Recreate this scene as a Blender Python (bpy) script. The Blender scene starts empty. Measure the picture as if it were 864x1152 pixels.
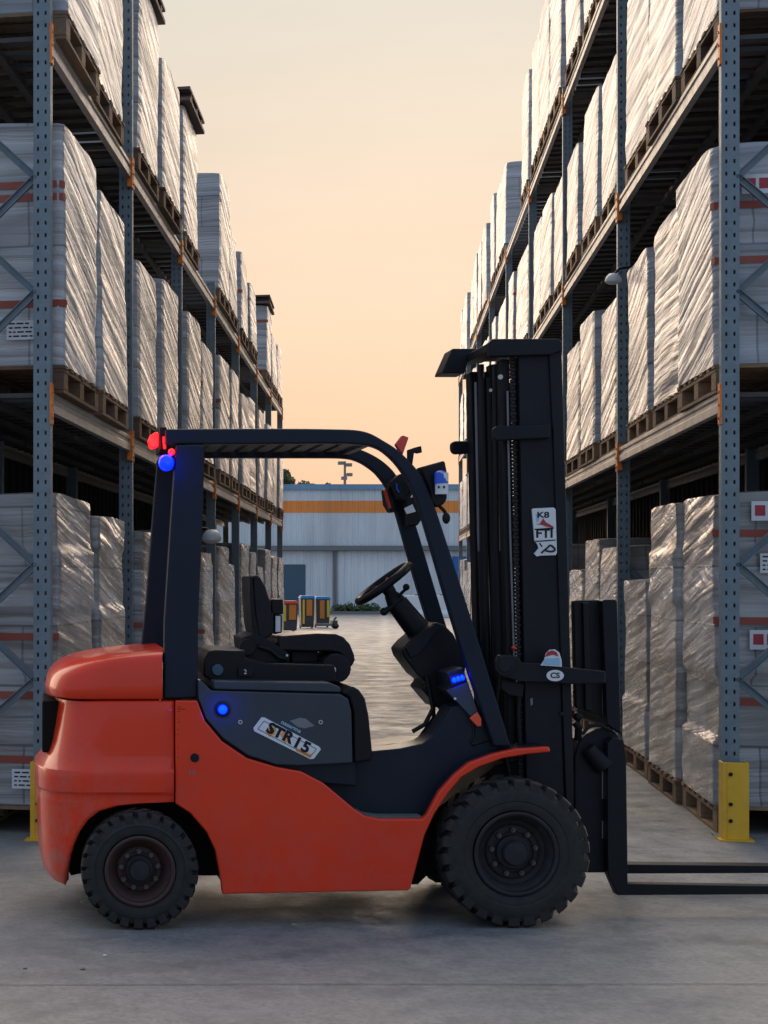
import bpy, bmesh, math, random
from math import sin, cos, pi, radians, atan2, sqrt
from mathutils import Vector, Matrix, noise
random.seed(7)
sc = bpy.context.scene
COL = sc.collection
F = 1925.0; PX0 = 60.0; PY0 = 650.0; EYE = 1.58
def WX(px, Y): return (px-PX0)*Y/F
def WZ(py, Y): return EYE+(PY0-py)*Y/F
def poly(pts, Y): return [(WX(a, Y), WZ(b, Y)) for a, b in pts]

# ------------------------------------------------------------------ materials
def nt(name):
    m = bpy.data.materials.new(name); m.use_nodes = True
    t = m.node_tree; b = t.nodes['Principled BSDF']
    return m, t, b
def N(t, typ, **kw):
    n = t.nodes.new(typ)
    for k, v in kw.items():
        if k.startswith('i_'):
            n.inputs[k[2:].replace('_', ' ')].default_value = v
        else: setattr(n, k, v)
    return n
def mixc(t, fac, a, b, mode='MIX'):
    n = t.nodes.new('ShaderNodeMix'); n.data_type = 'RGBA'; n.blend_type = mode
    for s, v in ((0, fac), (6, a), (7, b)):
        if hasattr(v, 'is_output'): t.links.new(v, n.inputs[s])
        else: n.inputs[s].default_value = v if s == 0 else (v if len(v) == 4 else (*v, 1))
    return n.outputs[2]
def ramp(t, src, lo, hi, c0=(0,0,0,1), c1=(1,1,1,1)):
    r = t.nodes.new('ShaderNodeValToRGB'); e = r.color_ramp.elements
    e[0].position = lo; e[1].position = hi; e[0].color = c0; e[1].color = c1
    t.links.new(src, r.inputs[0]); return r.outputs[0]
def noi(t, vec, scale, detail=4, rough=.55, dist=0):
    n = N(t, 'ShaderNodeTexNoise'); n.inputs['Scale'].default_value = scale
    n.inputs['Detail'].default_value = detail; n.inputs['Roughness'].default_value = rough
    n.inputs['Distortion'].default_value = dist
    t.links.new(vec, n.inputs['Vector']); return n.outputs[0]
def mapp(t, vec, loc=(0,0,0), rot=(0,0,0), scale=(1,1,1)):
    n = N(t, 'ShaderNodeMapping'); n.inputs['Location'].default_value = loc
    n.inputs['Rotation'].default_value = rot; n.inputs['Scale'].default_value = scale
    t.links.new(vec, n.inputs['Vector']); return n.outputs[0]
def bump(t, b, h, strength, dist, prev=None):
    n = N(t, 'ShaderNodeBump'); n.inputs['Strength'].default_value = strength
    n.inputs['Distance'].default_value = dist; t.links.new(h, n.inputs['Height'])
    if prev: t.links.new(prev, n.inputs['Normal'])
    t.links.new(n.outputs[0], b.inputs['Normal']); return n.outputs[0]
def ocoord(t): return N(t, 'ShaderNodeTexCoord').outputs['Object']
def paint(name, col, rough=.45, metal=0, dirt=.25, dirtcol=None, bstr=.08, scale=9, coat=0, lo=.35, hi=.8, rvar=.15):
    m, t, b = nt(name); v = ocoord(t)
    dc = dirtcol or tuple(c*.45 for c in col)
    f = ramp(t, noi(t, v, scale, 8, .68), lo, hi)
    fm = N(t, 'ShaderNodeMath', operation='MULTIPLY'); t.links.new(f, fm.inputs[0]); fm.inputs[1].default_value = dirt
    t.links.new(mixc(t, fm.outputs[0], col, dc), b.inputs['Base Color'])
    r = N(t, 'ShaderNodeMapRange'); t.links.new(noi(t, v, scale*.6, 6, .6), r.inputs[0])
    r.inputs[3].default_value = rough-rvar; r.inputs[4].default_value = rough+rvar
    t.links.new(r.outputs[0], b.inputs['Roughness'])
    b.inputs['Metallic'].default_value = metal; b.inputs['Coat Weight'].default_value = coat
    if max(col) < .033: b.inputs['Specular IOR Level'].default_value = .18
    b.inputs['Coat Roughness'].default_value = .15
    if bstr: bump(t, b, noi(t, v, 60, 4), bstr, .004)
    return m
def emis(name, col, s, base=None):
    m, t, b = nt(name); b.inputs['Base Color'].default_value = (*(base or col), 1)
    b.inputs['Emission Color'].default_value = (*col, 1); b.inputs['Emission Strength'].default_value = s
    b.inputs['Roughness'].default_value = .2
    return m

M = {}
M['navy'] = paint('navy_paint', (.008,.013,.024), .42, 0, .5, (.018,.020,.026), .05, 6)
M['cover'] = paint('slate_blue_cover', (.015,.025,.037), .45, 0, .4, (.035,.045,.058), .12, 6)
M['black'] = paint('black_steel', (.007,.008,.010), .45, 0, .5, (.015,.015,.017), .06, 7)
M['mast'] = paint('mast_steel', (.006,.007,.011), .45, 0, .6, (.018,.018,.021), .06, 5)
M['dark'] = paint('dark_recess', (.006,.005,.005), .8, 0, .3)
M['seat'] = paint('seat_vinyl', (.008,.008,.01), .36, 0, .5, (.016,.016,.018), .25, 14)
M['plastic'] = paint('black_plastic', (.007,.007,.009), .4, 0, .3, bstr=.1)
M['steel'] = paint('bright_steel', (.5,.5,.5), .3, .9, .5)
M['chrome'] = paint('cylinder_rod', (.45,.45,.46), .25, 1, .3)
M['rust'] = paint('rusty_red_rim', (.05,.018,.014), .7, 0, .7, (.015,.012,.012), .3, 14)
M['rim'] = paint('black_rim', (.018,.018,.021), .6, 0, .6, (.045,.042,.04), .25, 14)
M['white'] = paint('white_sticker', (.62,.64,.66), .5, 0, .25, (.4,.4,.42), 0, 30)
M['ink'] = paint('black_ink', (.012,.012,.02), .5, 0, 0, bstr=0)
M['inkred'] = paint('red_ink', (.35,.02,.03), .5, 0, .3, bstr=0)
M['inkorange'] = paint('orange_ink', (.75,.3,.08), .5, 0, .3, bstr=0)
M['inkyellow'] = paint('yellow_ink', (.5,.38,.04), .5, 0, .5, bstr=0)
M['inkblue'] = paint('pale_blue_ink', (.25,.45,.6), .5, 0, .2, bstr=0)
M['greydecal'] = paint('grey_decal', (.16,.16,.175), .5, 0, .4, bstr=0)
M['post'] = paint('blue_grey_upright', (.155,.205,.235), .5, .1, .8, (.10,.12,.132), .15, 12)
M['beam'] = paint('galvanised_beam', (.33,.31,.29), .42, .35, .6, (.2,.18,.16), .15, 8)
M['orange'] = paint('orange_connector', (.80,.22,.02), .5, 0, .75, (.2,.045,.015), .15, 20)
M['deck'] = paint('dark_deck', (.06,.058,.056), .7, .2, .6, (.03,.026,.024), .1, 5)
M['panel'] = paint('added_dark_backing', (.03,.03,.032), .85, 0, .5)  # for the backing added to darken the view through the racks
M['yellow'] = paint('yellow_guard', (.72,.4,.015), .45, 0, .4, (.35,.17,.02), .08, 12, lo=.45)
M['strapred'] = paint('brick_red_strap', (.32,.055,.03), .5, 0, .6, (.18,.06,.05), .1, 30)
M['strapblack'] = paint('black_strap', (.03,.03,.035), .4, 0, .2)
M['bluebeacon'] = emis('blue_beacon_lens', (.0,.004,1), 8, (.0,.01,.5))
M['blueled'] = emis('blue_led', (.0,.006,1), 14)
M['redlamp'] = emis('red_tail_lens', (1,.012,.015), 1.6, (.6,.01,.01))
M['redlens'] = paint('red_lens', (.55,.03,.015), .2, 0, .2, bstr=0)
M['orangelens'] = paint('orange_red_lens', (.7,.08,.02), .25, 0, .2, bstr=0)
M['brightblue'] = paint('bright_blue_plastic', (.01,.08,.55), .35, 0, .2, bstr=0)
M['cover_board'] = paint('brown_top_board', (.13,.085,.07), .7, 0, .6, (.06,.04,.035), .3, 10)
M['pocketblue'] = paint('blue_cap', (.02,.07,.13), .3, 0, .4, bstr=0)

def mk_red():
    m, t, b = nt('red_orange_paint'); v = ocoord(t)
    base = (.70,.036,.007); worn = (.46,.12,.085)
    big = ramp(t, noi(t, v, 2.2, 6, .6), .42, .75)
    c = mixc(t, big, base, (.62,.030,.007))
    # grime builds up low on the machine, a real coat of dust and scuffs
    sep = N(t, 'ShaderNodeSeparateXYZ'); t.links.new(v, sep.inputs[0])
    lowr = N(t, 'ShaderNodeMapRange'); t.links.new(sep.outputs[2], lowr.inputs[0])
    lowr.inputs[1].default_value = 1.0; lowr.inputs[2].default_value = .3; lowr.inputs[3].default_value = 0; lowr.inputs[4].default_value = 1
    rear = N(t, 'ShaderNodeMapRange'); t.links.new(sep.outputs[0], rear.inputs[0])
    rear.inputs[1].default_value = -.85; rear.inputs[2].default_value = -1.25; rear.inputs[3].default_value = .22; rear.inputs[4].default_value = 1
    sp = ramp(t, noi(t, v, 9, 10, .78), .42, .66)
    mu = N(t, 'ShaderNodeMath', operation='MULTIPLY'); t.links.new(sp, mu.inputs[0]); t.links.new(lowr.outputs[0], mu.inputs[1])
    mu2 = N(t, 'ShaderNodeMath', operation='MULTIPLY'); t.links.new(mu.outputs[0], mu2.inputs[0]); t.links.new(rear.outputs[0], mu2.inputs[1])
    c = mixc(t, mu2.outputs[0], c, worn)
    scr = ramp(t, noi(t, mapp(t, v, scale=(3, 3, 22)), 5, 9, .8), .66, .72)
    ms = N(t, 'ShaderNodeMath', operation='MULTIPLY'); t.links.new(scr, ms.inputs[0]); ms.inputs[1].default_value = .4
    c = mixc(t, ms.outputs[0], c, (.28,.1,.08))
    ch = ramp(t, noi(t, v, 34, 5, .7), .735, .75)
    mch = N(t, 'ShaderNodeMath', operation='MULTIPLY'); t.links.new(ch, mch.inputs[0]); t.links.new(rear.outputs[0], mch.inputs[1])
    c = mixc(t, mch.outputs[0], c, (.10,.05,.045))
    t.links.new(c, b.inputs['Base Color'])
    r = N(t, 'ShaderNodeMapRange'); t.links.new(noi(t, v, 7, 7, .65), r.inputs[0]); r.inputs[3].default_value = .2; r.inputs[4].default_value = .5
    t.links.new(r.outputs[0], b.inputs['Roughness']); b.inputs['Coat Weight'].default_value = .5; b.inputs['Coat Roughness'].default_value = .08; b.inputs['Specular IOR Level'].default_value = .15
    bump(t, b, noi(t, v, 3.5, 3), .12, .02)
    return m
M['red'] = mk_red()

def mk_tyre():
    m, t, b = nt('rubber'); v = ocoord(t)
    f = ramp(t, noi(t, v, 14, 8, .7), .35, .75)
    t.links.new(mixc(t, f, (.005,.005,.005), (.020,.018,.016)), b.inputs['Base Color'])
    b.inputs['Roughness'].default_value = .72
    bump(t, b, noi(t, v, 45, 6, .7), .35, .006); return m
M['tyre'] = mk_tyre()

def mk_wood():
    m, t, b = nt('pallet_wood'); v = ocoord(t)
    rnd = N(t, 'ShaderNodeObjectInfo').outputs['Random']
    cb = N(t, 'ShaderNodeCombineXYZ'); t.links.new(rnd, cb.inputs[0])
    ad = N(t, 'ShaderNodeVectorMath', operation='ADD'); t.links.new(v, ad.inputs[0]); t.links.new(cb.outputs[0], ad.inputs[1])
    g = noi(t, mapp(t, ad.outputs[0], scale=(9, 2, 22)), 3, 8, .7)
    c = mixc(t, ramp(t, g, .3, .72), (.36,.22,.11), (.17,.105,.06))
    c = mixc(t, ramp(t, noi(t, ad.outputs[0], 3.5, 4), .45, .7), c, (.15,.12,.095))
    c2 = mixc(t, rnd, (1,1,1), (.5,.42,.38))
    c = mixc(t, 1.0, c, c2, 'MULTIPLY')
    t.links.new(c, b.inputs['Base Color']); b.inputs['Roughness'].default_value = .8
    bump(t, b, g, .5, .006); return m
M['wood'] = mk_wood()

def mk_wrap(name, c0, c1, rough=.36, ang=38, str_=.9, horiz=False, big=False):
    m, t, b = nt(name); v0 = ocoord(t)
    rnd = N(t, 'ShaderNodeObjectInfo').outputs['Random']
    k = N(t, 'ShaderNodeMath', operation='MULTIPLY'); t.links.new(rnd, k.inputs[0]); k.inputs[1].default_value = 37
    cb = N(t, 'ShaderNodeCombineXYZ'); [t.links.new(k.outputs[0], cb.inputs[i]) for i in range(3)]
    ad = N(t, 'ShaderNodeVectorMath', operation='ADD'); t.links.new(v0, ad.inputs[0]); t.links.new(cb.outputs[0], ad.inputs[1]); v = ad.outputs[0]
    a = radians(0 if horiz else ang)
    def streak(aa, s, warp):
        w = N(t, 'ShaderNodeTexNoise'); w.inputs['Scale'].default_value = 1.3; t.links.new(v, w.inputs['Vector'])
        wm = N(t, 'ShaderNodeVectorMath', operation='MULTIPLY_ADD'); t.links.new(w.outputs[1], wm.inputs[0]); wm.inputs[1].default_value = (warp,)*3; t.links.new(v, wm.inputs[2])
        r = mapp(t, wm.outputs[0], rot=(aa, 0, 0)); r = mapp(t, r, scale=(.3, .3, s))
        return noi(t, r, 1.6, 3, .5)
    s1 = streak(a, 6 if not big else 4, .05); s2 = streak(a*.8+.03, 15 if not big else 10, .08); s3 = streak(radians(-10 if not horiz else 6), 9, .2 if not big else .3)
    mx = N(t, 'ShaderNodeMath', operation='MULTIPLY_ADD'); t.links.new(s2, mx.inputs[0]); mx.inputs[1].default_value = .5; t.links.new(s1, mx.inputs[2])
    mx2 = N(t, 'ShaderNodeMath', operation='MULTIPLY_ADD'); t.links.new(s3, mx2.inputs[0]); mx2.inputs[1].default_value = .3; t.links.new(mx.outputs[0], mx2.inputs[2])
    cc = mixc(t, ramp(t, mx2.outputs[0], .70, 1.05), c0, c1)
    # carton rows showing through the film
    br = N(t, 'ShaderNodeTexBrick'); br.offset = .5
    sepv = N(t, 'ShaderNodeSeparateXYZ'); t.links.new(v0, sepv.inputs[0])
    xy = N(t, 'ShaderNodeMath', operation='ADD'); t.links.new(sepv.outputs[0], xy.inputs[0]); t.links.new(sepv.outputs[1], xy.inputs[1])
    cmb = N(t, 'ShaderNodeCombineXYZ'); t.links.new(xy.outputs[0], cmb.inputs[0]); t.links.new(sepv.outputs[2], cmb.inputs[1])
    t.links.new(cmb.outputs[0], br.inputs['Vector'])
    br.inputs['Color1'].default_value = (1,1,1,1); br.inputs['Color2'].default_value = (.82,.80,.78,1) if not big else (.62,.57,.52,1); br.inputs['Mortar'].default_value = (.45,.45,.46,1) if not big else (.35,.33,.31,1)
    br.inputs['Scale'].default_value = 1; br.inputs['Brick Width'].default_value = .62; br.inputs['Row Height'].default_value = .37; br.inputs['Mortar Size'].default_value = .007
    cc = mixc(t, .85, cc, br.outputs[0], 'MULTIPLY')
    tint = mixc(t, rnd, (.84,.85,.88), (1.08,1.03,.97))
    cc = mixc(t, 1.0, cc, tint, 'MULTIPLY')
    t.links.new(cc, b.inputs['Base Color'])
    t.links.new(ramp(t, s2, .3, .7, (rough-.12,)*3+(1,), (rough+.2,)*3+(1,)), b.inputs['Roughness'])
    b.inputs['Specular IOR Level'].default_value = .6
    n1 = bump(t, b, mx2.outputs[0], str_, .035)
    bump(t, b, br.outputs[1], .35, .006, n1)
    return m
M['wrapA'] = mk_wrap('milky_film', (.52,.535,.55), (.34,.35,.365), .30, 13, .9)
M['wrapB'] = mk_wrap('clear_film', (.50,.50,.49), (.31,.305,.295), .24, 9, 1.0, big=True)
M['wrapC'] = mk_wrap('horizontal_film', (.40,.43,.47), (.25,.275,.31), .3, 0, .8, True)

ROTA = radians(10.97)
def mk_ground():
    m, t, b = nt('concrete'); v = ocoord(t)
    a = noi(t, v, .3, 5, .6); c_ = noi(t, v, 1.7, 10, .75); f = noi(t, v, 38, 6, .75); g = noi(t, v, 7, 8, .7)
    c = mixc(t, ramp(t, a, .35, .68), (.175,.182,.182), (.26,.258,.248))
    c = mixc(t, ramp(t, c_, .44, .60), c, (.13,.134,.136))
    gm = N(t, 'ShaderNodeMath', operation='MULTIPLY'); t.links.new(ramp(t, g, .45, .75), gm.inputs[0]); gm.inputs[1].default_value = .9
    c = mixc(t, gm.outputs[0], c, (.27,.268,.257))
    c = mixc(t, ramp(t, f, .46, .7), c, (.11,.11,.11))
    dk = ramp(t, noi(t, v, .9, 9, .8), .60, .70)
    dm = N(t, 'ShaderNodeMath', operation='MULTIPLY'); t.links.new(dk, dm.inputs[0]); dm.inputs[1].default_value = .5
    c = mixc(t, dm.outputs[0], c, (.08,.08,.082))
    vo = N(t, 'ShaderNodeTexVoronoi', feature='DISTANCE_TO_EDGE'); vo.inputs['Scale'].default_value = .22
    wv = N(t, 'ShaderNodeTexNoise'); wv.inputs['Scale'].default_value = 1.2; wv.inputs['Detail'].default_value = 8; wv.inputs['Roughness'].default_value = .7; t.links.new(v, wv.inputs['Vector'])
    wm = N(t, 'ShaderNodeVectorMath', operation='MULTIPLY_ADD'); t.links.new(wv.outputs[1], wm.inputs[0]); wm.inputs[1].default_value = (1.3,)*3; t.links.new(v, wm.inputs[2])
    t.links.new(wm.outputs[0], vo.inputs['Vector'])
    ck = ramp(t, vo.outputs[0], .001, .003, (1,1,1,1), (0,0,0,1))
    mc = N(t, 'ShaderNodeMath', operation='MULTIPLY'); t.links.new(ck, mc.inputs[0]); mc.inputs[1].default_value = .5
    c = mixc(t, mc.outputs[0], c, (.07,.07,.07))
    for (cx_, cy_, rr_) in ((-1.5, 12.2, 5.6), (5.2, 2.0, 4.6), (6.5, 14.5, 7.9)):
        ds = N(t, 'ShaderNodeVectorMath', operation='DISTANCE'); t.links.new(v, ds.inputs[0]); ds.inputs[1].default_value = (cx_, cy_, 0)
        d1 = N(t, 'ShaderNodeMath', operation='SUBTRACT'); t.links.new(ds.outputs['Value'], d1.inputs[0]); d1.inputs[1].default_value = rr_
        d2 = N(t, 'ShaderNodeMath', operation='ABSOLUTE'); t.links.new(d1.outputs[0], d2.inputs[0])
        ar = ramp(t, d2.outputs[0], .03, .10, (1,1,1,1), (0,0,0,1))
        am = N(t, 'ShaderNodeMath', operation='MULTIPLY'); t.links.new(ar, am.inputs[0]); t.links.new(ramp(t, c_, .38, .62, (0,0,0,1), (.38,.38,.38,1)), am.inputs[1])
        c = mixc(t, am.outputs[0], c, (.05,.05,.052))
    tr = N(t, 'ShaderNodeVectorMath', operation='DOT_PRODUCT'); t.links.new(v, tr.inputs[0]); tr.inputs[1].default_value = (cos(ROTA), -sin(ROTA), 0)
    ta_ = N(t, 'ShaderNodeMath', operation='MULTIPLY_ADD'); t.links.new(noi(t, v, .8, 6, .7), ta_.inputs[0]); ta_.inputs[1].default_value = .9; t.links.new(tr.outputs['Value'], ta_.inputs[2])
    tb = N(t, 'ShaderNodeMath', operation='SUBTRACT'); t.links.new(ta_.outputs[0], tb.inputs[0]); tb.inputs[1].default_value = .42
    tcn = N(t, 'ShaderNodeMath', operation='ABSOLUTE'); t.links.new(tb.outputs[0], tcn.inputs[0])
    trk = ramp(t, tcn.outputs[0], .02, .2, (1,1,1,1), (0,0,0,1))
    tm = N(t, 'ShaderNodeMath', operation='MULTIPLY'); t.links.new(trk, tm.inputs[0]); t.links.new(ramp(t, g, .35, .6), tm.inputs[1])
    tm2 = N(t, 'ShaderNodeMath', operation='MULTIPLY'); t.links.new(tm.outputs[0], tm2.inputs[0]); tm2.inputs[1].default_value = .6
    sy = N(t, 'ShaderNodeSeparateXYZ'); t.links.new(v, sy.inputs[0]); my = N(t, 'ShaderNodeMapRange'); t.links.new(sy.outputs[1], my.inputs[0])
    my.inputs[1].default_value = 10; my.inputs[2].default_value = 15; my.inputs[3].default_value = 0; my.inputs[4].default_value = .55; t.links.new(my.outputs[0], tm2.inputs[1])
    c = mixc(t, tm2.outputs[0], c, (.42,.41,.39))
    t.links.new(c, b.inputs['Base Color'])
    r = ramp(t, c_, .36, .62, (.42,)*3+(1,), (.72,)*3+(1,))
    wet = ramp(t, noi(t, v, 2.6, 7, .7), .66, .69)
    r2 = mixc(t, wet, r, (.12,.12,.12))
    t.links.new(r2, b.inputs['Roughness'])
    bump(t, b, f, .25, .003)
    return m
M['ground'] = mk_ground()
M['joint'] = paint('joint_filler', (.075,.075,.077), .8)

def mk_clad(name, c):
    m, t, b = nt(name); v = ocoord(t)
    f = ramp(t, noi(t, mapp(t, v, scale=(1, 1, .15)), 1.2, 6, .6), .35, .75)
    t.links.new(mixc(t, f, c, tuple(x*.72 for x in c)), b.inputs['Base Color']); b.inputs['Roughness'].default_value = .5
    return m
M['clad'] = mk_clad('grey_blue_cladding', (.68,.71,.72))
M['cladlow'] = mk_clad('pale_cladding', (.74,.76,.77))
M['cladorange'] = mk_clad('orange_band', (.90,.30,.06))
M['cladblue'] = mk_clad('blue_trim', (.17,.31,.44))
M['gutter'] = paint('grey_gutter', (.17,.17,.165), .6)
M['door'] = paint('dark_teal_door', (.05,.10,.14), .6, 0, .2)
M['bluedoor'] = paint('blue_door', (.01,.13,.4), .5, 0, .2)
M['binred'] = paint('red_bin', (.5,.05,.03), .45); M['binblue'] = paint('blue_lid', (.02,.22,.5), .4)
M['binorange'] = paint('orange_panel', (.6,.2,.03), .5); M['binyellow'] = paint('yellow_panel', (.7,.5,.03), .5)
M['bingrey'] = paint('grey_bin', (.05,.055,.06), .5); M['plainwhite'] = paint('white_plastic', (.65,.66,.66), .4, 0, .3)
def mk_leaf(name, c):
    m, t, b = nt(name); v = ocoord(t)
    t.links.new(mixc(t, noi(t, v, 3, 3), c, tuple(x*.5 for x in c)), b.inputs['Base Color']); b.inputs['Roughness'].default_value = .7
    return m
M['leaf'] = mk_leaf('leaf', (.07,.10,.035)); M['bark'] = paint('bark', (.08,.06,.045), .9)
M['dust_lit'] = paint('dust_and_lit_top', (.13,.13,.125), .85, 0, .8, (.05,.05,.055), .4, 20)  # step dust; on the seat plinth, skylight put in as paler colour

# ------------------------------------------------------------------ mesh builder
class MB:
    def __init__(s): s.v = []; s.f = []; s.m = []; s.mi = 0
    def add(s, vs, fs):
        o = len(s.v); s.v += [Vector(p) for p in vs]
        for f in fs: s.f.append([o+i for i in f]); s.m.append(s.mi)
        return s
    def box(s, x0, x1, y0, y1, z0, z1):
        return s.add([(x0,y0,z0),(x1,y0,z0),(x1,y1,z0),(x0,y1,z0),(x0,y0,z1),(x1,y0,z1),(x1,y1,z1),(x0,y1,z1)],
                     [(0,3,2,1),(4,5,6,7),(0,1,5,4),(1,2,6,5),(2,3,7,6),(3,0,4,7)])
    def prism(s, pts, y0, y1):          # XZ polygon, along Y
        n = len(pts)
        a = sum(pts[i][0]*pts[(i+1)%n][1]-pts[(i+1)%n][0]*pts[i][1] for i in range(n))
        if a < 0: pts = pts[::-1]
        vs = [(x, y0, z) for x, z in pts]+[(x, y1, z) for x, z in pts]
        fs = [tuple(range(n)), tuple(range(2*n-1, n-1, -1))]
        fs += [(i, i+n, (i+1)%n+n, (i+1)%n) for i in range(n)]
        return s.add(vs, fs)
    def cyl(s, p0, p1, r0, r1=None, n=16, caps=True):
        r1 = r0 if r1 is None else r1
        p0 = Vector(p0); p1 = Vector(p1); d = (p1-p0).normalized()
        u = d.orthogonal().normalized(); w = d.cross(u)
        vs = []
        for p, r in ((p0, r0), (p1, r1)):
            for i in range(n):
                a = 2*pi*i/n; vs.append(p+(u*cos(a)+w*sin(a))*r)
        fs = [(i, (i+1)%n, (i+1)%n+n, i+n) for i in range(n)]
        if caps: fs += [tuple(range(n-1, -1, -1)), tuple(range(n, 2*n))]
        return s.add(vs, fs)
    def tube(s, pts, r, n=8, closed=False):
        pts = [Vector(p) for p in pts]; k = len(pts); vs = []; prev = None
        for i, p in enumerate(pts):
            a = pts[(i-1)%k] if (closed or i > 0) else p; b = pts[(i+1)%k] if (closed or i < k-1) else p
            d = (b-a).normalized()
            if prev is None: u = d.orthogonal().normalized()
            else: u = (prev-d*prev.dot(d)).normalized()
            prev = u; w = d.cross(u)
            rr = r[i] if isinstance(r, (list, tuple)) else r
            for j in range(n):
                t = 2*pi*j/n; vs.append(p+(u*cos(t)+w*sin(t))*rr)
        fs = []
        for i in range(k if closed else k-1):
            for j in range(n):
                fs.append((i*n+j, i*n+(j+1)%n, ((i+1)%k)*n+(j+1)%n, ((i+1)%k)*n+j))
        if not closed: fs += [tuple(range(n-1, -1, -1)), tuple((k-1)*n+j for j in range(n))]
        return s.add(vs, fs)
    def lathe(s, prof, c, axis='y', n=48):   # prof: (radius, axial)
        vs = []; fs = []; k = len(prof)
        for i in range(n):
            a = 2*pi*i/n
            for r, h in prof:
                if axis == 'y': vs.append((c[0]+r*cos(a), c[1]+h, c[2]+r*sin(a)))
                else: vs.append((c[0]+r*cos(a), c[1]+r*sin(a), c[2]+h))
        for i in range(n):
            j = (i+1) % n
            for q in range(k-1): fs.append((i*k+q, i*k+q+1, j*k+q+1, j*k+q))
        return s.add(vs, fs)
    def sphere(s, c, r, sc=(1,1,1), n=16):
        vs = []; fs = []; m = n//2
        for i in range(m+1):
            th = pi*i/m
            for j in range(n):
                ph = 2*pi*j/n
                vs.append((c[0]+r*sc[0]*sin(th)*cos(ph), c[1]+r*sc[1]*sin(th)*sin(ph), c[2]+r*sc[2]*cos(th)))
        for i in range(m):
            for j in range(n): fs.append((i*n+j, (i+1)*n+j, (i+1)*n+(j+1)%n, i*n+(j+1)%n))
        return s.add(vs, fs)
    def build(s, name, mats, parent=None, bevel=0, smooth=40, seg=2, world=True):
        me = bpy.data.meshes.new(name)
        off = Matrix.Identity(4)
        if parent is not None and world: off = wmat(parent).inverted()
        me.from_pydata([off@v for v in s.v], [], s.f)
        if not isinstance(mats, (list, tuple)): mats = [mats]
        for m in mats: me.materials.append(m)
        for p, i in zip(me.polygons, s.m): p.material_index = i
        bm = bmesh.new(); bm.from_mesh(me); bmesh.ops.remove_doubles(bm, verts=bm.verts, dist=1e-6)
        bmesh.ops.recalc_face_normals(bm, faces=bm.faces); bm.to_mesh(me); bm.free()
        if smooth:
            me.shade_smooth(); me.set_sharp_from_angle(angle=radians(smooth))
        o = bpy.data.objects.new(name, me); COL.objects.link(o)
        if parent is not None: o.parent = parent
        if bevel:
            b = o.modifiers.new('Bevel', 'BEVEL'); b.width = bevel; b.segments = seg; b.limit_method = 'ANGLE'; b.angle_limit = radians(35)
            b.harden_normals = True
        return o
def wmat(o):
    m = o.matrix_basis.copy()
    while o.parent: o = o.parent; m = o.matrix_basis @ m
    return m
def tag(o, label=None, cat=None, group=None, kind=None):
    if label: o['label'] = label
    if cat: o['category'] = cat
    if group: o['group'] = group
    if kind: o['kind'] = kind
    return o
def empty(name, loc, rz=0, label=None, cat=None, group=None):
    o = bpy.data.objects.new(name, None); COL.objects.link(o); o.location = loc; o.rotation_euler = (0, 0, rz)
    o.empty_display_size = .2
    o.matrix_basis = Matrix.Translation(loc) @ Matrix.Rotation(rz, 4, 'Z')
    return tag(o, label, cat, group)
def copy_tree(o, parent=None):
    c = o.copy(); COL.objects.link(c)
    if parent: c.parent = parent
    for ch in [x for x in KIDS.get(o.name, [])]: copy_tree(ch, c)
    return c
KIDS = {}
def textmesh(body, size, bold=0):
    cu = bpy.data.curves.new('t', 'FONT'); cu.body = body; cu.size = size; cu.align_x = 'CENTER'; cu.align_y = 'CENTER'; cu.offset = bold
    ob = bpy.data.objects.new('t', cu); COL.objects.link(ob)
    dg = bpy.context.evaluated_depsgraph_get(); dg.update()
    me = bpy.data.meshes.new_from_object(ob.evaluated_get(dg))
    vs = [v.co.copy() for v in me.vertices]; fs = [tuple(p.vertices) for p in me.polygons]
    bpy.data.objects.remove(ob); bpy.data.curves.remove(cu); bpy.data.meshes.remove(me)
    return vs, fs
def put_text(mb, body, size, px, py, Y, ang=0, sx=1, sy=1, bold=0):
    """flat lettering in the XZ plane (facing -Y), centre given, tilt in degrees"""
    vs, fs = textmesh(body, size, bold); a = radians(ang); cx, cz = WX(px, Y), WZ(py, Y)
    mb.add([(cx+(v.x*sx)*cos(a)-(v.y*sy)*sin(a), Y, cz+(v.x*sx)*sin(a)+(v.y*sy)*cos(a)) for v in vs], fs)

# ------------------------------------------------------------------ setting: ground
g = MB(); g.add([(-150,-60,0),(250,-60,0),(250,340,0),(-150,340,0)], [(0,1,2,3)])
tag(g.build('ground', M['ground']), kind='structure')
j = MB()
for (ya, yb) in ((6.60, 6.72), (14.2, 14.9), (22.6, 24.2), (32, 34.5), (43, 46.5)):
    xa, xb = -9, 16+yb*.2
    pts = []
    for i in range(25):
        u = i/24; x = xa+(xb-xa)*u; pts.append((x, ya+(yb-ya)*u+random.uniform(-.012,.012)))
    w = .003 if ya < 10 else .012
    for i in range(24):
        (x0, y0), (x1, y1) = pts[i], pts[i+1]
        j.add([(x0,y0-w,.004),(x1,y1-w,.004),(x1,y1+w,.004),(x0,y0+w,.004)], [(0,1,2,3)])
tag(j.build('pavement_joints', M['joint']), kind='structure')

# ------------------------------------------------------------------ racks and loads
ROT = -radians(10.97)
H1, H2, H3 = 2.72, 4.91, 7.10
PH = .17
NODES = [.96, 1.66, 3.32, 4.02, 5.5, 6.2]

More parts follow.
